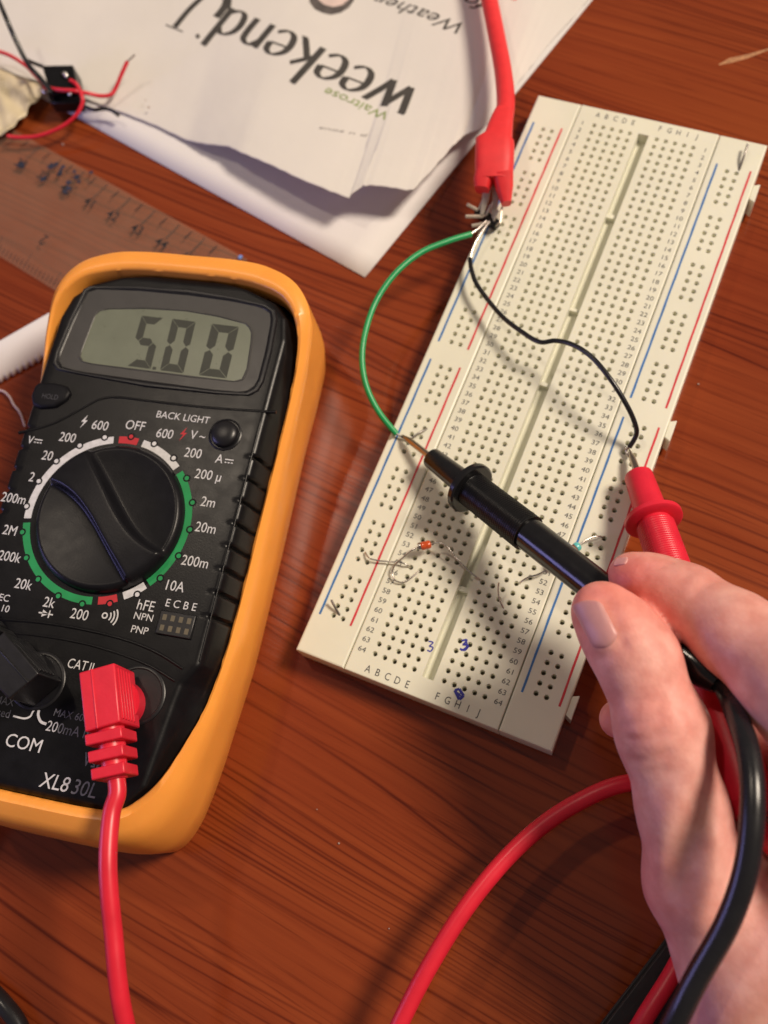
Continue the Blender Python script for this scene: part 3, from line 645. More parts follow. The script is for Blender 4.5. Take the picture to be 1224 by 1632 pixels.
mb = MB(); flat_loft(mb, [(774, 276, 18.4, 15), (770, 290, 17.6, 14.5), (768, 303, 17, 11)], [3.5, 3.4, 2.8]); flat_loft(mb, [(801, 276, 18.4, 17), (804, 300, 16.5, 14), (807, 325, 15, 7.5)], [3.7, 3.4, 2.6]); mb.build('boot_lip', M['red_matte'], boot, smooth=40)
mb = MB(); mb.tube(pts([(800, 205, 20.0), (806, 165, 17), (802, 115, 14), (792, 60, 12), (780, 0, 11), (762, -90, 10), (730, -220, 10)]), [2.6, 2.55, 2.5, 2.5, 2.5, 2.5, 2.5], n=16); mb.build('cable', M['red_matte'], clip, smooth=60)
for st, th in (([(778, 285, 16.5, 8), (774, 315, 14.5, 5.5), (768, 342, 12.3, 3)], .35), ([(792, 290, 15.5, 7), (790, 320, 13.5, 5), (786, 352, 11.2, 3)], .35)):
    mb = MB(); flat_loft(mb, st, th); mb.build('jaw', M['jaw'], clip, smooth=40)
hdr = thing('pin_header', 'small black pin header with bent silver pins in the jaws of the red clip', 'pin header', at(776, 350, TOP))
mb = MB(); A, B = at(760, 336, 11), at(793, 360, 10.4); d = (B - A); ln = np.linalg.norm(d); d /= ln; n_ = np.cross((0, 0, 1), d)
mb.box((A + B) / 2, (ln, 2.3, 2.4), [d, n_, np.array([0, 0, 1.0])]); mb.build('housing', M['black'], hdr, bevel=.15)
for k, (a, b, z) in enumerate([(745, 326, 14.5), (742, 345, 13), (752, 360, 11.5)]):
    q = A + d * ln * (.12 + .36 * k); mb = MB()
    mb.tube([q + np.array([0, 0, -1.8]), q + np.array([0, 0, 1.6]), q + np.array([.5, 2.2, 3.2])], .34, n=6, smooth=False); mb.tube([q + np.array([0, 0, .7]), at(a, b, z)], .5, n=6, smooth=False); mb.build('pin', M['jaw'], hdr, smooth=30)
mb = MB(); mb.tube([B + np.array([-.6, -.4, .2]), at(797, 355, 13), at(800, 330, 14)], .3, n=6, smooth=False); mb.build('pin', M['jaw'], hdr, smooth=30)

# ------------------------------------------------------------------ wires and components on the board
gw = thing('jumper_wire', 'green insulated jumper wire looping out over the left edge of the board', 'wire', at(635, 692, TOP))
mb = MB(); mb.tube(pts([(751, 373, 13), (715, 384, 14.5), (670, 403, 16), (630, 436, 17), (600, 479, 17), (583, 526, 16.5), (577, 571, 15.5), (584, 616, 14), (604, 657, 12), (632, 692, 10)]), .80, n=12); mb.build('insulation', M['green'], gw, smooth=60)
mb = MB(); mb.tube(pts([(746, 375, 13), (760, 366, 12.5), (775, 352, 11.8)]), .32, n=8); mb.build('bare_end', M['metal'], gw, smooth=60)
mb = MB(); mb.tube(pts([(630, 690, 10), (640, 696, 9.4), (652, 700, 9.1), (668, 690, 9.2), (684, 682, 8.0)]), .3, n=8); mb.build('bare_end', M['dull'], gw, smooth=60)
bw = thing('jumper_wire', 'black insulated jumper wire snaking across the board to the red probe tip', 'wire', at(1003, 712, TOP))
mb = MB(); mb.tube(pts([(749, 412, 12), (752, 432, 12.5), (763, 458, 13), (798, 502, 14), (832, 529, 15.5), (860, 545, 17), (886, 543, 18.5), (914, 550, 20), (944, 570, 21), (974, 606, 20.5), (999, 646, 18), (1012, 675, 15), (1014, 693, 12.5), (1003, 713, 10.5)]), .62, n=12); mb.build('insulation', M['black_cable'], bw, smooth=60)
mb = MB(); mb.tube(pts([(780, 353, 12), (768, 370, 12.5), (755, 392, 12.5), (749, 414, 12)]), .33, n=8); mb.build('bare_end', M['metal'], bw, smooth=60)
mb = MB(); mb.tube(pts([(1004, 711, 10.6), (998, 719, 9.9), (1003, 728, 9.4), (996, 712, 9.0)]), .33, n=8); mb.build('bare_end', M['metal'], bw, smooth=60)
dio = thing('diode', 'tiny orange glass diode with curled bare leads beside row 53 of the board', 'diode', at(676, 869, TOP))
A, B = at(666, 872, 12), at(687, 867, 12); D = B - A; ln = np.linalg.norm(D)
mb = MB(); mb.lathe(A, D, [(0, .3), (.05, .75), (.4, 1.02), (ln * .5, 1.06), (ln - .4, 1.02), (ln - .05, .75), (ln, .3)], 20); mb.build('glass_body', M['diode'], dio, smooth=50)
mb = MB(); mb.lathe(A, D, [(.05, .80), (.1, 1.0), (.55, 1.09), (.85, 1.09), (.9, .9)], 20); mb.build('cathode_band', M['metal'], dio, smooth=50)
mb = MB(); mb.tube(pts([(667, 872, 12), (655, 878, 11.8), (642, 889, 11), (630, 900, 10.2), (625, 912, 9.6), (629, 924, 9.4), (641, 928, 9.4), (655, 921, 9.5), (668, 910, 9.2)]), .21, n=8); mb.build('lead', M['metal'], dio, smooth=60)
mb = MB(); mb.tube(pts([(686, 867, 12), (700, 865, 12.4), (713, 872, 12.4), (725, 887, 11.5), (745, 908, 10.2), (760, 920, 9.3), (770, 927, 7.5)]), .21, n=8); mb.build('lead', M['metal'], dio, smooth=60)
def bare(label, l, m_='metal', r=.21):
    mb = MB(); mb.tube(pts(l), r, n=8); return tag(mb.build('bare_wire', M[m_], None, smooth=60), label, 'wire')
bare('thin bare wire lying across the red stripe into the diode lead loop', [(582, 880, 9.0), (588, 889, 9.6), (600, 893, 9.6), (618, 895, 9.5), (636, 896, 9.8), (648, 900, 9.5), (655, 905, 8.0)])
bare('short upright bare wire stub standing right of the groove near row 55', [(795, 928, 13.0), (794, 942, 11.5), (797, 958, 9.8), (806, 976, 7.5)])
bare('short grey wire stub in the lower left corner of the board', [(528, 956, 10.5), (534, 968, 9.6), (544, 985, 7.8)], 'dull', .3)
bare('short dark wire stub in the upper right corner of the board', [(1192, 230, 10.5), (1186, 248, 10), (1176, 276, 8)], 'dull', .33)
res = thing('resistor', 'small resistor with turquoise end lying beneath the black probe', 'resistor', at(900, 886, TOP))
A, B = at(884, 899, 11.2), at(924, 868, 11.2); D = B - A; ln = np.linalg.norm(D)
mb = MB(); mb.lathe(A, D, [(0, .3), (.1, .9), (.6, 1.15), (1.5, 1.1), (2, .95), (ln - 2, .95), (ln - 1.6, 1.1), (ln - .9, 1.0)], 20); mb.build('resistor_body', M['brown'], res, smooth=50)
mb = MB(); mb.lathe(A, D, [(ln - 1.3, .9), (ln - 1.2, 1.14), (ln - .5, 1.12), (ln - .1, .8), (ln, .3)], 20); mb.build('color_band', M['turq'], res, smooth=50)
mb = MB(); mb.tube(pts([(923, 869, 11.2), (932, 862, 11), (944, 856, 10.5), (955, 855, 9.8), (962, 856, 8)]), .21, n=8); mb.build('lead', M['metal'], res, smooth=60)
mb = MB(); mb.tube(pts([(885, 898, 11.2), (872, 908, 11), (856, 916, 10.3), (842, 920, 9.8), (831, 927, 9.0), (827, 935, 7.5)]), .21, n=8); mb.build('lead', M['metal'], res, smooth=60)

# ------------------------------------------------------------------ papers
sheet = MB(); c0 = at(582, 443, 0); e2_ = (at(125, 189, 0) - c0)[:2]; e2_ /= np.linalg.norm(e2_); e1_ = (at(800, 177, 0) - c0)[:2]; e1_ /= np.linalg.norm(e1_)
nx, ny = 30, 30; V = []
for i in range(nx + 1):
    for j in range(ny + 1):
        p = c0[:2] + e1_ * 210 * i / nx + e2_ * 297 * j / ny
        V.append((p[0], p[1], .4))
Fq = [(i * (ny + 1) + j, (i + 1) * (ny + 1) + j, (i + 1) * (ny + 1) + j + 1, i * (ny + 1) + j + 1) for i in range(nx) for j in range(ny)]
sheet.add(V, Fq); so = sheet.build('paper_sheet', M['white'], None, smooth=60); tag(so, 'plain white sheet of paper lying under the torn newspaper', 'paper')
so.modifiers.new('th', 'SOLIDIFY').thickness = .0002
news = thing('newspaper', 'torn newspaper page printed weekend in large letters, lying upside down on white paper', 'newspaper', at(450, 150, 0))
edge = [(-160, 60, 2), (-40, 98, 2), (60, 130, 2), (110, 148, 1.4), (165, 168, 1.2), (215, 187, 1.2), (261, 206, 1.3), (298, 224, 1.7), (330, 230, 4), (364, 234, 6), (385, 243, 7.5), (420, 258, 8.6), (455, 274, 9.3), (486, 288, 9.8), (520, 302, 10.2), (545, 312, 10.3), (557, 315, 10.4), (561, 308, 10.4), (571, 301, 10.4), (578, 296, 10.4), (592, 295, 10.4), (625, 299, 10.2), (645, 303, 10), (658, 302, 9.8), (672, 288, 9.0), (700, 257, 7.6), (722, 232, 6.8), (738, 217, 6.0), (748, 211, 6.0), (760, 208, 6), (772, 202, 5.6), (785, 188, 5.0), (800, 168, 4.0), (822, 137, 3.0), (845, 107, 2.4), (875, 70, 2.0), (930, 8, 1.6), (985, -55, 1.6)]
E3 = [at(*p) for p in edge]; En = []
for i in range(len(E3) - 1):
    for k in range(4):
        p = E3[i] * (1 - k / 4) + E3[i + 1] * k / 4; En.append(p + np.array([random.uniform(-.18, .18), random.uniform(-.18, .18), 0]))
En.append(E3[-1]); En = np.array(En); FA, FB = np.array([-300, 190.0]), np.array([10, 330.0])
nt_ = 40; V = []; ne = len(En)
s_len = np.r_[0, np.cumsum(np.linalg.norm(np.diff(En[:, :2], axis=0), axis=1))]; s_len /= s_len[-1]
for i in range(ne):
    far = FA * (1 - s_len[i]) + FB * s_len[i]
    for j in range(nt_ + 1):
        t = (j / nt_) ** 1.6; p = En[i, :2] * (1 - t) + far * t; zf = 2.2
        dist = np.linalg.norm(p - En[i, :2]); k = math.exp(-dist / 38)
        zz = zf + (En[i, 2] - zf) * k + (1 - k) * (.45 * math.sin(p[0] * .071 + p[1] * .05) + .4 * math.sin(p[1] * .11 - p[0] * .03) + .12 * math.sin(p[0] * .21 + 1)) 
        V.append((p[0], p[1], max(1.2, zz)))
mb = MB(); mb.add(V, [(i * (nt_ + 1) + j, (i + 1) * (nt_ + 1) + j, (i + 1) * (nt_ + 1) + j + 1, i * (nt_ + 1) + j + 1) for i in range(ne - 1) for j in range(nt_)])
page = mb.build('page', M['paper'], news, smooth=60); page.modifiers.new('th', 'SOLIDIFY').thickness = .00012
nbvh = BVHTree.FromPolygons([Vector(v) for v in mb.v], mb.f)
def drop(mb, lift=.1):
    out = []
    for x, y, z in mb.v:
        h = nbvh.ray_cast(Vector((x, y, 100)), Vector((0, 0, -1))); out.append((x, y, (h[0].z if h[0] else 2.2) + lift + z))
    mb.v = out
# serif lettering drawn with a broad nib
def nib(mb, P, thick, thin, ang0, k=[0]):
    P = [np.array(p, float) for p in P]; 
    if len(P) > 2: P = spline(P, [1] * len(P), 7)[0]
    else: P = [P[0] * (1 - t) + P[1] * t for t in np.linspace(0, 1, 7)]
    wd = []
    for i in range(len(P)):
        t = P[min(i + 1, len(P) - 1)] - P[max(i - 1, 0)]; a = math.atan2(t[1], t[0]); wd.append(thin + (thick - thin) * abs(math.sin(a - ang0)) ** 1.3)
    k[0] += 1; mb.ribbon([(p[0], p[1], .004 * (k[0] % 12)) for p in P], wd)
GL = {'w': (1.5, [[(0, 1), (.36, 0)], [(.36, 0), (.72, .95)], [(.66, 1), (1.02, 0)], [(1.02, 0), (1.38, 1)], [(-.1, 1), (.14, 1)], [(1.26, 1), (1.5, 1)]]),
      'e': (.86, [[(.07, .55), (.76, .60)], [(.76, .60), (.70, .88), (.42, 1.0), (.12, .80), (.04, .48), (.16, .12), (.46, -.01), (.78, .17)]]),
      'k': (.92, [[(.12, 0), (.12, 1.62)], [(.0, 1.6), (.14, 1.62)], [(.14, .42), (.70, 1.0)], [(.34, .58), (.84, .0), (.95, .0)]]),
      'n': (.98, [[(.12, 0), (.12, 1.0)], [(.0, .98), (.14, 1.0)], [(.13, .72), (.40, .98), (.70, .88), (.78, .60), (.78, 0)]]),
      'd': (.95, [[(.76, 0), (.76, 1.62)], [(.64, 1.6), (.78, 1.62)], [(.75, .80), (.46, 1.0), (.14, .82), (.04, .48), (.16, .10), (.44, 0), (.75, .20)]])}
nb = MB(); B0, B1 = at(671, 149, 4)[:2], at(364, 10, 3)[:2]; wtot = sum(GL[c][0] for c in 'weekend') + .14 * 6
xd = (B1 - B0); S1 = np.linalg.norm(xd) / wtot; xd /= np.linalg.norm(xd); yd = np.array([-xd[1], xd[0]])
x = 0
for ch in 'weekend':
    wd, st = GL[ch]
    for s in st: nib(nb, [B0 + xd * (x + a) * S1 + yd * b * S1 for a, b in s], .125 * S1, .028 * S1, math.atan2(xd[1], xd[0]) + .12)
    x += wd + .14
def npx(l, thick, thin=None): nib(nb, [at(a, b, 3)[:2] for a, b in l], thick, thin or thick, 0)
npx([(322, -8), (300, 12), (277, 39)], 1.05); npx([(262, 35), (290, 47)], .22); npx([(313, 52), (315, 58)], .6); npx([(364, -6), (356, 12), (344, 26)], 1.4); npx([(362, -4), (360, 14)], 1.6)
drop(nb); nb.build('headline', M['news_black'], news, smooth=0)
def ntext(name, mcol, items):
    q = MB()
    for s, p, pe, h, sh, sq in items:
        a, b = at(*p, 3)[:2], at(*pe, 3)[:2]; V, F_ = glyphs(s); wd = np.ptp(V[:, 0]) / CAP * h; L_ = np.linalg.norm(b - a)
        text(q, s, (a[0], a[1], 0), b - a, h, squeeze=L_ / wd, shear=sh, align='L')
    drop(q, .08); q.build(name, M[mcol], news, smooth=0)
ntext('brand_line', 'news_green', [('Waitrose', (620, 196), (519, 152), 3.1, 0, 1)])
ntext('weather_line', 'news_black', [('Weather', (738, 52), (598, -2), 4.6, .28, 1), ('forecast', (770, 14), (640, -40), 4.6, .28, 1)])
ntext('small_print', 'news_grey', [('p u sous', (586, 230), (512, 218), 1.1, .2, 1)])
def patch(name, mcol, l, lift):
    q = MB(); P = [at(a, b, 3)[:2] for a, b in l]; c = np.mean(P, axis=0); n = len(P); V = [(*c, 0)]
    for k in (1, 2, 3): V += [(*(c + (p - c) * k / 3), 0) for p in P]
    F = [(0, 1 + i, 1 + (i + 1) % n) for i in range(n)] + [(1 + k * n + i, 1 + k * n + n + i, 1 + k * n + n + (i + 1) % n, 1 + k * n + (i + 1) % n) for k in (0, 1) for i in range(n)]
    q.add(V, F); drop(q, lift); return q.build(name, M[mcol], news, smooth=0)
patch('photo_print', 'news_dark', [(493, -10), (494, 6), (502, 17), (514, 23), (528, 26), (543, 22), (556, 13), (564, 1), (567, -10), (530, -24)], .06)
patch('photo_print', 'news_pink', [(506, -10), (509, 3), (518, 10), (532, 13), (546, 9), (556, 0), (560, -10), (530, -20)], .14)
q = MB(); q.add([(*at(a, b, 2)[:2], 0) for a, b in [(800, -6), (805, 3), (822, 8), (832, -2), (834, -8)]], [tuple(range(5))]); drop(q, .06); q.build('red_print', M['news_red'], news, smooth=0)

# ------------------------------------------------------------------ ruler
rul = thing('ruler', 'clear plastic ruler stained with blue ink, its end tucked behind the multimeter', 'ruler', at(150, 340, 0))
ra, rb = at(108, 252, 2)[:2], at(386, 406, 2)[:2]; rx = (rb - ra) / np.linalg.norm(rb - ra); lo = at(78, 455, 2)[:2]
ry = np.array([rx[1], -rx[0]]); wR = abs((lo - ra) @ ry)
def rp(a, b): return ra + rx * a + ry * b
L0, L1 = -45, float((rb - ra) @ rx) + 1.5
mb = MB(); mb.rings([[(*rp(a, b), z) for b, z in ((0, .4), (0, .9), (5, 2.2), (wR - 5, 2.2), (wR, .9), (wR, .4))] for a in np.linspace(L0, L1, 12)])
blade = mb.build('blade', M['ruler'], rul, smooth=20)
mb = MB(); n40 = float((at(140, 326, 2)[:2] - ra) @ rx) - 10
def zr(b): return (.9 + 1.3 * min(1, b / 5, (wR - b) / 5)) + .06
for k in range(-30, 60):
    a = n40 + k; ln = 7.5 if k % 10 == 0 else (4.5 if k % 5 == 0 else 0)
    if ln and L0 < a < L1: mb.add([(*rp(a - .2, 1), zr(1)), (*rp(a + .2, 1), zr(1)), (*rp(a + .2, ln), zr(ln)), (*rp(a - .2, ln), zr(ln))], [(0, 1, 2, 3)])
for k in range(-2, 6):
    p = rp(n40 + 10 * k, 9.2); text(mb, str(40 + k), (p[0], p[1], zr(9)), rx, 3.0, squeeze=1.0, bold=.008)
p2 = at(70, 383, 2)[:2] - ra; n2 = float(p2 @ rx)
for k in range(-40, 60):
    a = n2 + k * 25.4 / 16; ln = 5.5 if k % 8 == 0 else 3.0
    if L0 < a < L1: mb.add([(*rp(a - .1, wR - 1), zr(wR - 1)), (*rp(a + .1, wR - 1), zr(wR - 1)), (*rp(a + .1, wR - ln), zr(wR - ln)), (*rp(a - .1, wR - ln), zr(wR - ln))], [(0, 1, 2, 3)])
p = rp(n2, float(p2 @ ry)); text(mb, '2', (p[0], p[1], zr(9)), -rx, 3.4); mb.build('scale_print', M['ruler_ink'], blade, smooth=0)
mb = MB()
def blot(px, py, r, z=2.3):
    c = at(px, py, z); mb.add([(c[0] + r * (1 + .45 * random.uniform(-1, 1)) * math.cos(t), c[1] + r * (1 + .45 * random.uniform(-1, 1)) * math.sin(t), z + blot.k) for t in np.linspace(0, 2 * math.pi, 12, endpoint=False)], [tuple(range(12))]); blot.k += .006
blot.k = .05
for px, py, r in ((82, 265, 1.2), (95, 276, 1.1), (100, 267, .8), (110, 290, .9), (122, 282, 1.1), (108, 300, .9), (90, 262, .7), (126, 290, .7), (145, 275, .7), (118, 274, .6), (34, 262, 1.3), (70, 285, 1.0), (104, 306, .8)): blot(px, py, r)
mb.build('ink_stain', M['stain'], blade, smooth=0)
mb = MB(); c0 = at(383, 410, 1.2); mb.box(c0, (1.0, 1.3, .8), [np.array([rx[0], rx[1], 0]), np.array([ry[0], ry[1], 0]), np.array([0, 0, 1.0])]); mb.build('blue_reflection', M['ruler_reflection'], blade, bevel=.2)  # blue reflection on the ruler's end, put in as a small coloured block

# ------------------------------------------------------------------ things at the left edge
wrap = MB(); V = []
tl, tr, br, bl = at(-140, 60, 4)[:2], at(74, 138, 4)[:2], at(13, 212, 4)[:2], at(-140, 260, 4)[:2]; n = 26
for i in range(n + 1):
    for j in range(n + 1):
        a, b = i / n, j / n; p = (tl * (1 - a) + tr * a) * (1 - b) + (bl * (1 - a) + br * a) * b
        z = 3.8 + .8 * math.sin(p[0] * .55 + 2 * math.sin(p[1] * .3)) * math.sin(p[1] * .42) + .35 * math.sin(p[0] * 1.1 + p[1] * .9)
        V.append((p[0], p[1], max(2.6, z)))
wrap.add(V, [(i * (n + 1) + j, (i + 1) * (n + 1) + j, (i + 1) * (n + 1) + j + 1, i * (n + 1) + j + 1) for i in range(n) for j in range(n)])
wo = wrap.build('plastic_wrapper', M['wrap'], None, smooth=60); tag(wo, 'crumpled cream plastic wrapper at the left edge beside the newspaper', 'wrapper'); wo.modifiers.new('th', 'SOLIDIFY').thickness = .0002
con = thing('wire_connector', 'small black connector block with red and black wires on the newspaper edge', 'connector', at(95, 140, 2))
up = np.array([0, 0, 1.0])
mb = MB(); T = pts([(66, 104, 9), (116, 103, 9), (124, 143, 9), (80, 150, 9)]); mb.rings([[np.array([p[0], p[1], 2.6]) for p in T], T]); mb.build('housing', M['black'], con, bevel=.4)
mb = MB(); T = pts([(74, 146, 7), (126, 143, 7), (128, 163, 7), (80, 164, 7)]); mb.rings([[np.array([p[0], p[1], 2.6]) for p in T], T]); mb.build('housing', M['black'], con, bevel=.4)
for a, b, z in ((104, 121, 9.3), (70, 147, 6), (110, 150, 7.3), (112, 173, 3)):
    mb = MB(); c0 = at(a, b, z); mb.tube([c0 + np.array([-1.2, .5, 0]), c0 + np.array([0, .3, .5]), c0 + np.array([1.0, -.4, .1])], [.5, .8, .5], n=10); mb.build('solder_joint', M['metal'], con, smooth=60)
mb = MB(); mb.tube(pts([(112, 128, 9.6), (122, 135, 10), (130, 152, 9.5), (131, 165, 8.5), (120, 185, 7), (95, 204, 5.5), (60, 217, 4.5), (30, 219, 4.5), (12, 217, 5)]), .62, n=10); mb.build('red_wire', M['red_cable'], con, smooth=60)
mb = MB(); mb.tube(pts([(70, 139, 9), (92, 143, 10.2), (120, 145, 10), (140, 149, 7), (160, 153, 5), (176, 151, 4.5), (184, 141, 5), (193, 120, 7), (203, 98, 9)]), .62, n=10); mb.build('red_wire', M['red_cable'], con, smooth=60)
mb = MB(); mb.tube(pts([(203, 98, 9), (208, 94, 9.4), (215, 87, 10)]), .3, n=8); mb.build('bare_end', M['metal'], con, smooth=60)
mb = MB(); mb.tube(pts([(84, 148, 10), (64, 124, 12), (44, 101, 14), (24, 62, 18), (8, 25, 22), (-20, -40, 26)]), .75, n=10); mb.build('black_wire', M['black_cable'], con, smooth=60)
mb = MB(); mb.tube(pts([(68, 106, 8), (55, 101, 10), (44, 96, 12)]), .6, n=10); mb.build('black_wire', M['black_cable'], con, smooth=60)
mb = MB(); mb.tube(pts([(118, 160, 5), (132, 168, 4.5), (150, 175, 4.5), (166, 173, 4.8), (178, 176, 4.5), (189, 184, 4)]), .6, n=10); mb.build('black_wire', M['black_cable'], con, smooth=60)
mb = MB(); mb.tube(pts([(86, 146, 9), (60, 124, 9), (40, 104, 8), (10, 86, 7), (-30, 76, 7)]), .62, n=10); mb.build('red_wire', M['red_cable'], con, smooth=60)
# paper strip with torn perforated edge
a0, a1 = at(-140, 628, 6)[:2], at(85, 500, 6)[:2]; b0, b1 = at(-140, 684, 1)[:2], at(85, 560, 1)[:2]; V = []; ni, nj = 90, 14
for i in range(ni + 1):
    s = i / ni; A, B = a0 * (1 - s) + a1 * s, b0 * (1 - s) + b1 * s
    for j in range(nj + 1):
        t = j / nj; tt = t + (.05 * (1 if i % 4 < 2 else -.6) if j == nj else 0); p = A * (1 - tt) + B * tt
        V.append((p[0], p[1], .6 + 6.5 * math.cos(t * math.pi * .5) ** .7))
mb = MB(); mb.add(V, [(i * (nj + 1) + j, (i + 1) * (nj + 1) + j, (i + 1) * (nj + 1) + j + 1, i * (nj + 1) + j + 1) for i in range(ni) for j in range(nj)])
po = mb.build('paper_strip', M['white'], None, smooth=60); tag(po, 'curled white paper strip with a perforated edge left of the multimeter', 'paper strip'); po.modifiers.new('th', 'SOLIDIFY').thickness = .0002
mb = MB(); mb.tube(pts([(-40, 618, 1), (0, 622, 1), (14, 631, 1.4), (22, 645, 1.4), (32, 658, 1), (40, 680, 1)]), .28, n=8); tag(mb.build('thread', M['thread'], None, smooth=60), 'thin pale thread on the wood below the white paper strip', 'thread')
# notebook under the wrist
nA, nB = at(1092, 1466, 7)[:2], at(962, 1636, 7)[:2]; d1 = nB - nA; d1 /= np.linalg.norm(d1); d2 = np.array([-d1[1], d1[0]]); d2 = d2 if d2[0] > 0 else -d2
poly = [nA, nA + d1 * 130, nA + d1 * 130 + d2 * 90, nA + d2 * 90]
book = thing('notebook', 'black covered notebook under the wrist in the lower right corner', 'notebook', (*nA, 0))
mb = MB(); mb.prism(poly, 6.2, 7.0); mb.build('cover', M['book'], book, bevel=.3)
mb = MB(); mb.prism(poly, .1, .9); mb.build('cover', M['book'], book, bevel=.3)
ins = [p + (np.mean(poly, axis=0) - p) * .02 for p in poly]; mb = MB(); mb.prism(ins, .95, 6.15); mb.build('page_block', M['book'], book)
# crumbs
mb = MB()
for px, py, r in ((540, 1344, .35), (1100, 527, .3), (237, 171, .5), (232, 160, .3), (1113, 612, .35), (186, 1515, .3), (100, 230, .5), (505, 1290, .2), (620, 1480, .25)):
    r *= .75; c0 = at(px, py, 3.2 if px in (237, 232) else .2); mb.lathe(c0, (0.2, .1, 1), [(-r * .6, r * .3), (-r * .2, r), (r * .3, r * .9), (r * .7, r * .3)], 7)
M['crumb'] = mat('crumb', (.38, .28, .24), .8)
cr = mb.build('crumbs', M['crumb'], None, smooth=60); cr['kind'] = 'stuff'; cr['label'] = 'scattered pale crumbs and dust specks on the table'

# ------------------------------------------------------------------ hand (signed distance field, surface nets)
def P3(px, py, z, hw): p = at(px, py, z); return (p, rpx(p, hw))
thumb = [P3(958, 973, 46, 47), P3(985, 1006, 46, 56), P3(1018, 1055, 45, 61), P3(1056, 1165, 43, 69), P3(1088, 1290, 40, 66), P3(1113, 1405, 35, 80), P3(1172, 1510, 31, 92), P3(1235, 1640, 28, 110)]
index = [P3(1003, 915, 38, 33), P3(1040, 932, 39, 42), P3(1097, 957, 42, 49), P3(1172, 1010, 47, 61), P3(1268, 1085, 52, 82), P3(1420, 1330, 52, 105)]
middle = [P3(986, 1146, 22, 31), P3(1060, 1150, 20, 50), P3(1180, 1165, 18, 58), P3(1320, 1230, 30, 72), P3(1440, 1420, 48, 100)]
ring_ = [P3(1085, 1240, 20, 38), P3(1160, 1260, 19, 46), P3(1290, 1300, 22, 58), P3(1450, 1520, 42, 90)]
little = [P3(1150, 1330, 22, 34), P3(1220, 1360, 20, 42), P3(1330, 1400, 22, 52), P3(1460, 1600, 38, 80)]
palm = [[P3(1235, 1640, 27, 105), P3(1420, 1340, 46, 112)], [P3(1320, 1720, 27, 120), P3(1440, 1430, 44, 115)], [P3(1195, 1500, 24, 62), P3(1330, 1350, 26, 75)], [P3(1125, 1400, 22, 60), P3(1300, 1320, 21, 72)], [P3(1095, 1290, 24, 48), P3(1260, 1235, 19, 60)], [P3(1400, 1780, 28, 130), P3(1460, 1560, 40, 105)],
        [P3(1300, 1720, 28, 140), P3(1560, 2150, 26, 180)], [P3(1235, 1640, 28, 112), P3(1300, 1760, 28, 130)]]
allp = np.array([p for ch in (thumb, index, middle, ring_, little, *palm) for p, r in ch]); 
lo = np.array([allp[:, 0].min() - 14, at(1500, 1900, 40)[1], 2]); hi = np.array([at(1470, 1300, 60)[0], allp[:, 1].max() + 14, 90]); lo[0] = at(900, 1000, 47)[0] - 6; hi[1] = at(1003, 870, 47)[1] + 8
lo[1] = -205; hi[0] = 118; VS = .66
gx, gy, gz = [np.arange(lo[i], hi[i] + VS, VS, dtype=np.float32) for i in range(3)]
GX, GY, GZ = np.meshgrid(gx, gy, gz, indexing='ij')
def cone(a, ra_, b, rb_):
    ab = b - a; L2 = float(ab @ ab); t = np.clip(((GX - a[0]) * ab[0] + (GY - a[1]) * ab[1] + (GZ - a[2]) * ab[2]) / L2, 0, 1)
    return np.sqrt((GX - a[0] - t * ab[0]) ** 2 + (GY - a[1] - t * ab[1]) ** 2 + (GZ - a[2] - t * ab[2]) ** 2) - (ra_ + t * (rb_ - ra_))
def smin(a, b, k): h = np.clip(.5 + .5 * (b - a) / k, 0, 1); return b * (1 - h) + a * h - k * h * (1 - h)
def chain(ch, k=5.0):
    d = None
    for (a, r1), (b, r2) in zip(ch[:-1], ch[1:]):
        q = cone(a, r1, b, r2); d = q if d is None else smin(d, q, k)
    return d
dT = chain(thumb, 4.0)
fing = dT
for ch in (index, middle, ring_, little): fing = smin(fing, chain(ch), 2.0)
dp_ = None
for ch in palm:
    q = chain(ch); dp_ = q if dp_ is None else smin(dp_, q, 8)
SD = smin(fing, dp_, 7.0)
# tendon ridges, knuckle creases
def ridge(A, B, r, amt, k=2.0):
    global SD
    SD = smin(SD, cone(at(*A), r, at(*B), r), k)
def carve(l, r, depth_):
    global SD
    Q = pts(l)
    for a, b in zip(Q[:-1], Q[1:]):
        d = cone(a, 0, b, 0); SD = SD + depth_ * np.exp(-(d / r) ** 2)
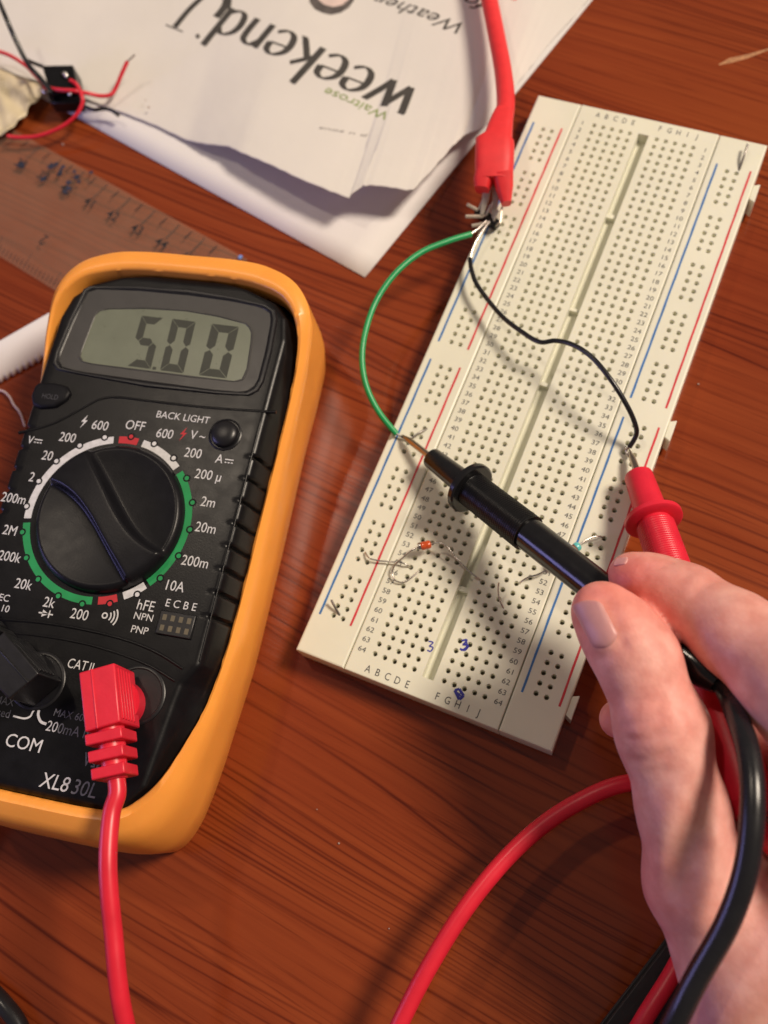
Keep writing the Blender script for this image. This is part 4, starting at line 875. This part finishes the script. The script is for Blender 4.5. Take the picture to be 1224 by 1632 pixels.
# surface nets
def surface_nets(D):
    S = D < 0; nx, ny, nz = D.shape
    cube = np.zeros((nx - 1, ny - 1, nz - 1), np.int8)
    for i in (0, 1):
        for j in (0, 1):
            for k in (0, 1): cube += S[i:nx - 1 + i, j:ny - 1 + j, k:nz - 1 + k]
    act = (cube > 0) & (cube < 8); idx = -np.ones(act.shape, np.int64); ii = np.argwhere(act); idx[tuple(ii.T)] = np.arange(len(ii))
    acc = np.zeros((len(ii), 3)); cnt = np.zeros(len(ii))
    cs = [(0, 0, 0), (1, 0, 0), (0, 1, 0), (1, 1, 0), (0, 0, 1), (1, 0, 1), (0, 1, 1), (1, 1, 1)]
    for a in range(8):
        for b in range(a + 1, 8):
            if sum(abs(x - y) for x, y in zip(cs[a], cs[b])) != 1: continue
            ia, ib = ii + cs[a], ii + cs[b]; da, db = D[tuple(ia.T)], D[tuple(ib.T)]; m = (da < 0) != (db < 0)
            t = np.where(m, da / (da - db + 1e-12), 0); acc[m] += (ia + (ib - ia) * t[:, None])[m]; cnt += m
    V = acc / cnt[:, None]; F = []
    for ax in range(3):
        o = [0, 0, 0]; o[ax] = 1; sl0 = [slice(1, -1)] * 3; sl0[ax] = slice(0, D.shape[ax] - 1)
        A_ = S[tuple(slice(0, n - 1) if q == ax else slice(1, n - 1) for q, n in enumerate(D.shape))]
        B_ = S[tuple(slice(1, n) if q == ax else slice(1, n - 1) for q, n in enumerate(D.shape))]
        E = np.argwhere(A_ != B_); off = np.array([0 if q == ax else 1 for q in range(3)]); E = E + off; fl = A_[tuple((E - off).T)]
        u, v = [(1, 2), (2, 0), (0, 1)][ax]; eu, ev = np.zeros(3, int), np.zeros(3, int); eu[u] = 1; ev[v] = 1
        q = np.stack([idx[tuple((E - eu - ev).T)], idx[tuple((E - ev).T)], idx[tuple(E.T)], idx[tuple((E - eu).T)]], 1)
        q[~fl] = q[~fl][:, ::-1]; F.append(q[(q >= 0).all(1)])
    return V, np.concatenate(F)
HAND_O = at(1150, 1400, 0)
def skin_material():
    m = mat('skin', (.78, .40, .345), .46, var=.10, vscale=55, sss=.30, sssr=(1, .32, .18), sscale=.0035, bump=0, spec=.28)
    nt = m.node_tree; N = nt.nodes.new; b = nt.nodes['Principled BSDF']; tc = N('ShaderNodeTexCoord')
    src = b.inputs['Base Color'].links[0].from_socket; n3 = N('ShaderNodeTexNoise'); n3.inputs['Scale'].default_value = 260; n3.inputs['Detail'].default_value = 6
    r3 = N('ShaderNodeValToRGB'); e = r3.color_ramp.elements; e[0].position = .34; e[1].position = .68; e[0].color = (.86, .72, .70, 1); e[1].color = (1.06, 1.10, 1.10, 1)
    mx = N('ShaderNodeMix'); mx.data_type = 'RGBA'; mx.blend_type = 'MULTIPLY'; mx.inputs[0].default_value = .8
    nt.links.new(tc.outputs['Object'], n3.inputs['Vector']); nt.links.new(n3.outputs['Fac'], r3.inputs['Fac']); nt.links.new(src, mx.inputs[6]); nt.links.new(r3.outputs['Color'], mx.inputs[7]); nt.links.new(mx.outputs[2], b.inputs['Base Color'])
    last = mx.outputs[2]                                  # redder, thinner skin at the fingertips and knuckles
    for (px, py, z, rr, f) in ((955, 955, 46, 17, .75), (1000, 915, 40, 12, .5), (1075, 975, 42, 15, .45), (1045, 1140, 48, 12, .35), (1160, 1060, 47, 14, .35), (1050, 1420, 38, 14, .35), (985, 1146, 22, 9, .6)):
        c = at(px, py, z); vd = N('ShaderNodeVectorMath'); vd.operation = 'DISTANCE'; vd.inputs[1].default_value = tuple((c - HAND_O) * MM); nt.links.new(tc.outputs['Object'], vd.inputs[0])
        mr = N('ShaderNodeMapRange'); mr.interpolation_type = 'SMOOTHSTEP'; mr.inputs['From Min'].default_value = rr * MM * .25; mr.inputs['From Max'].default_value = rr * MM; mr.inputs['To Min'].default_value = f; mr.inputs['To Max'].default_value = 0
        nt.links.new(vd.outputs['Value'], mr.inputs['Value']); q = N('ShaderNodeMix'); q.data_type = 'RGBA'; q.blend_type = 'MULTIPLY'; q.inputs[7].default_value = (1.0, .60, .58, 1)
        nt.links.new(mr.outputs['Result'], q.inputs[0]); nt.links.new(last, q.inputs[6]); last = q.outputs[2]
    nt.links.new(last, b.inputs['Base Color'])
    v = N('ShaderNodeTexVoronoi'); v.inputs['Scale'].default_value = 1300; n = N('ShaderNodeTexNoise'); n.inputs['Scale'].default_value = 420; n.inputs['Detail'].default_value = 5
    nt.links.new(tc.outputs['Object'], v.inputs['Vector']); nt.links.new(tc.outputs['Object'], n.inputs['Vector'])
    ad = N('ShaderNodeMath'); ad.operation = 'ADD'; nt.links.new(v.outputs['Distance'], ad.inputs[0]); nt.links.new(n.outputs['Fac'], ad.inputs[1])
    bp = N('ShaderNodeBump'); bp.inputs['Strength'].default_value = .16; bp.inputs['Distance'].default_value = .0002
    nt.links.new(ad.outputs[0], bp.inputs['Height']); nt.links.new(bp.outputs['Normal'], b.inputs['Normal']); return m
M['skin'] = skin_material()
M['nail'] = mat('nail', (.66, .315, .30), .4, var=.05, vscale=200, sss=.2, sssr=(1, .4, .3), sscale=.002)
# creases and tendons are added once the rough surface is known
def cast(bv, px, py):
    d = CAM_R.T @ np.array([(px - 612) / FPX, (py - 816) / FPX, 1.0]); d /= np.linalg.norm(d); h = bv.ray_cast(Vector(CAM_C), Vector(d)); return (np.array(h[0]), np.array(h[1])) if h[0] else (None, None)
V0, F0 = surface_nets(SD); V0 = V0 * VS + lo; bv0 = BVHTree.FromPolygons([Vector(v) for v in V0], [tuple(map(int, f)) for f in F0])
def surf_line(l):
    return [q for q in (cast(bv0, *p)[0] for p in l) if q is not None]
def mark(l, r, amt):
    global SD
    Q = surf_line(l)
    if len(Q) > 2: Q = spline(Q, [1] * len(Q), 4)[0]
    for a, b in zip(Q[:-1], Q[1:]):
        if np.linalg.norm(b - a) < 1e-6 or np.linalg.norm(b - a) > 12: continue
        x0 = [np.searchsorted(g, min(a[i], b[i]) - 3.2 * r) for i, g in enumerate((gx, gy, gz))]; x1 = [np.searchsorted(g, max(a[i], b[i]) + 3.2 * r) for i, g in enumerate((gx, gy, gz))]
        s = tuple(slice(p, q) for p, q in zip(x0, x1)); ab = b - a
        t = np.clip(((GX[s] - a[0]) * ab[0] + (GY[s] - a[1]) * ab[1] + (GZ[s] - a[2]) * ab[2]) / (ab @ ab), 0, 1)
        d2 = (GX[s] - a[0] - t * ab[0]) ** 2 + (GY[s] - a[1] - t * ab[1]) ** 2 + (GZ[s] - a[2] - t * ab[2]) ** 2
        MK[s] = np.where(abs(amt) * np.exp(-d2 / r ** 2) > abs(MK[s]), amt * np.exp(-d2 / r ** 2), MK[s])
for l, r, amt in [([(1000, 1178), (1025, 1180), (1055, 1168)], .8, .7), ([(1005, 1210), (1035, 1212), (1065, 1198)], .8, .6), ([(992, 1158), (1020, 1152), (1050, 1140)], .7, .45), ([(1005, 1120), (1030, 1112), (1052, 1118)], .7, .35), ([(1000, 1192), (1030, 1196)], .6, .4), ([(1030, 1230), (1060, 1225)], .7, .3), ([(1090, 1130), (1108, 1160), (1112, 1190)], .8, .3),
                  ([(1108, 1230), (1088, 1275), (1068, 1325), (1060, 1370)], 3.0, -1.3), ([(1140, 1350), (1128, 1400), (1118, 1460)], 3.5, -1.2), ([(1120, 1290), (1100, 1340), (1095, 1400)], 4.0, 1.2),
                  ([(940, 947), (965, 957), (979, 978), (985, 1004), (993, 1028)], 1.0, .55), ([(993, 1028), (975, 1041), (955, 1050)], 1.0, .5), ([(1022, 908), (1050, 903), (1070, 897)], .7, .5), ([(1085, 925), (1100, 912)], .8, .35), ([(1120, 935), (1140, 925)], .8, .3), ([(1110, 945), (1128, 930)], .7, .3)]:
    MK = np.zeros_like(SD); mark(l, r, amt); SD = SD + MK
V1, F1 = surface_nets(SD); V1 = V1 * VS + lo
hand = thing('hand', 'bare right hand entering from the lower right, pinching the black probe', 'hand', at(1150, 1400, 0))
mb = MB(); mb.add(V1, [tuple(map(int, f)) for f in F1]); ho = mb.build('skin', M['skin'], hand, smooth=0)
ho.data.polygons.foreach_set('use_smooth', [True] * len(ho.data.polygons))
sm = ho.modifiers.new('smooth', 'SMOOTH'); sm.factor = .5; sm.iterations = 3
bv1 = BVHTree.FromPolygons([Vector(v) for v in V1], [tuple(map(int, f)) for f in F1])
def nail(name, TL, TR, BR, BL, lift=.35, n=14, zg=43, free=.8):
    V = []
    for i in range(n + 1):
        for j in range(n + 1):
            x, y = j / n, i / n; q_ = (2 * x - 1) ** 2; y0 = y; y = y * (1 - .16 * q_ * y) + .10 * q_ * (1 - y) ** 2; p = (np.array(TL) * (1 - x) + np.array(TR) * x) * (1 - y) + (np.array(BL) * (1 - x) + np.array(BR) * x) * y
            # round the cuticle corners
            c, nr = cast(bv1, *p)
            if c is None:
                h = bv1.find_nearest(Vector(at(*p, zg))); c, nr = np.array(h[0]), np.array(h[1])
            y = y0; e = min(x, 1 - x, 1 - y) * n; l = lift * min(1, .15 + e / 2.2) - (.45 if e < .5 else 0)
            V.append(c + nr * l)
    V = np.array(V).reshape(n + 1, n + 1, 3); ia, ib = int(n * .35), int(n * .75)
    for i in range(ia):                                  # the free edge runs on straight past the fingertip
        V[i] = V[ia] + (V[ia] - V[ib]) / (ib - ia) * (ia - i) * free
    V = V.reshape(-1, 3)
    q = MB(); q.add(V, [(i * (n + 1) + j, i * (n + 1) + j + 1, (i + 1) * (n + 1) + j + 1, (i + 1) * (n + 1) + j) for i in range(n) for j in range(n)])
    o = q.build(name, M['nail'], hand, smooth=60); s = o.modifiers.new('th', 'SOLIDIFY'); s.thickness = .0004; s.offset = -1; o.modifiers.new('sub', 'SUBSURF').levels = 1; return o
nail('thumbnail', (902, 955), (956, 950), (994, 1022), (950, 1048))
nail('fingernail', (975, 904), (982, 890), (1004, 886), (1000, 900), lift=.25)
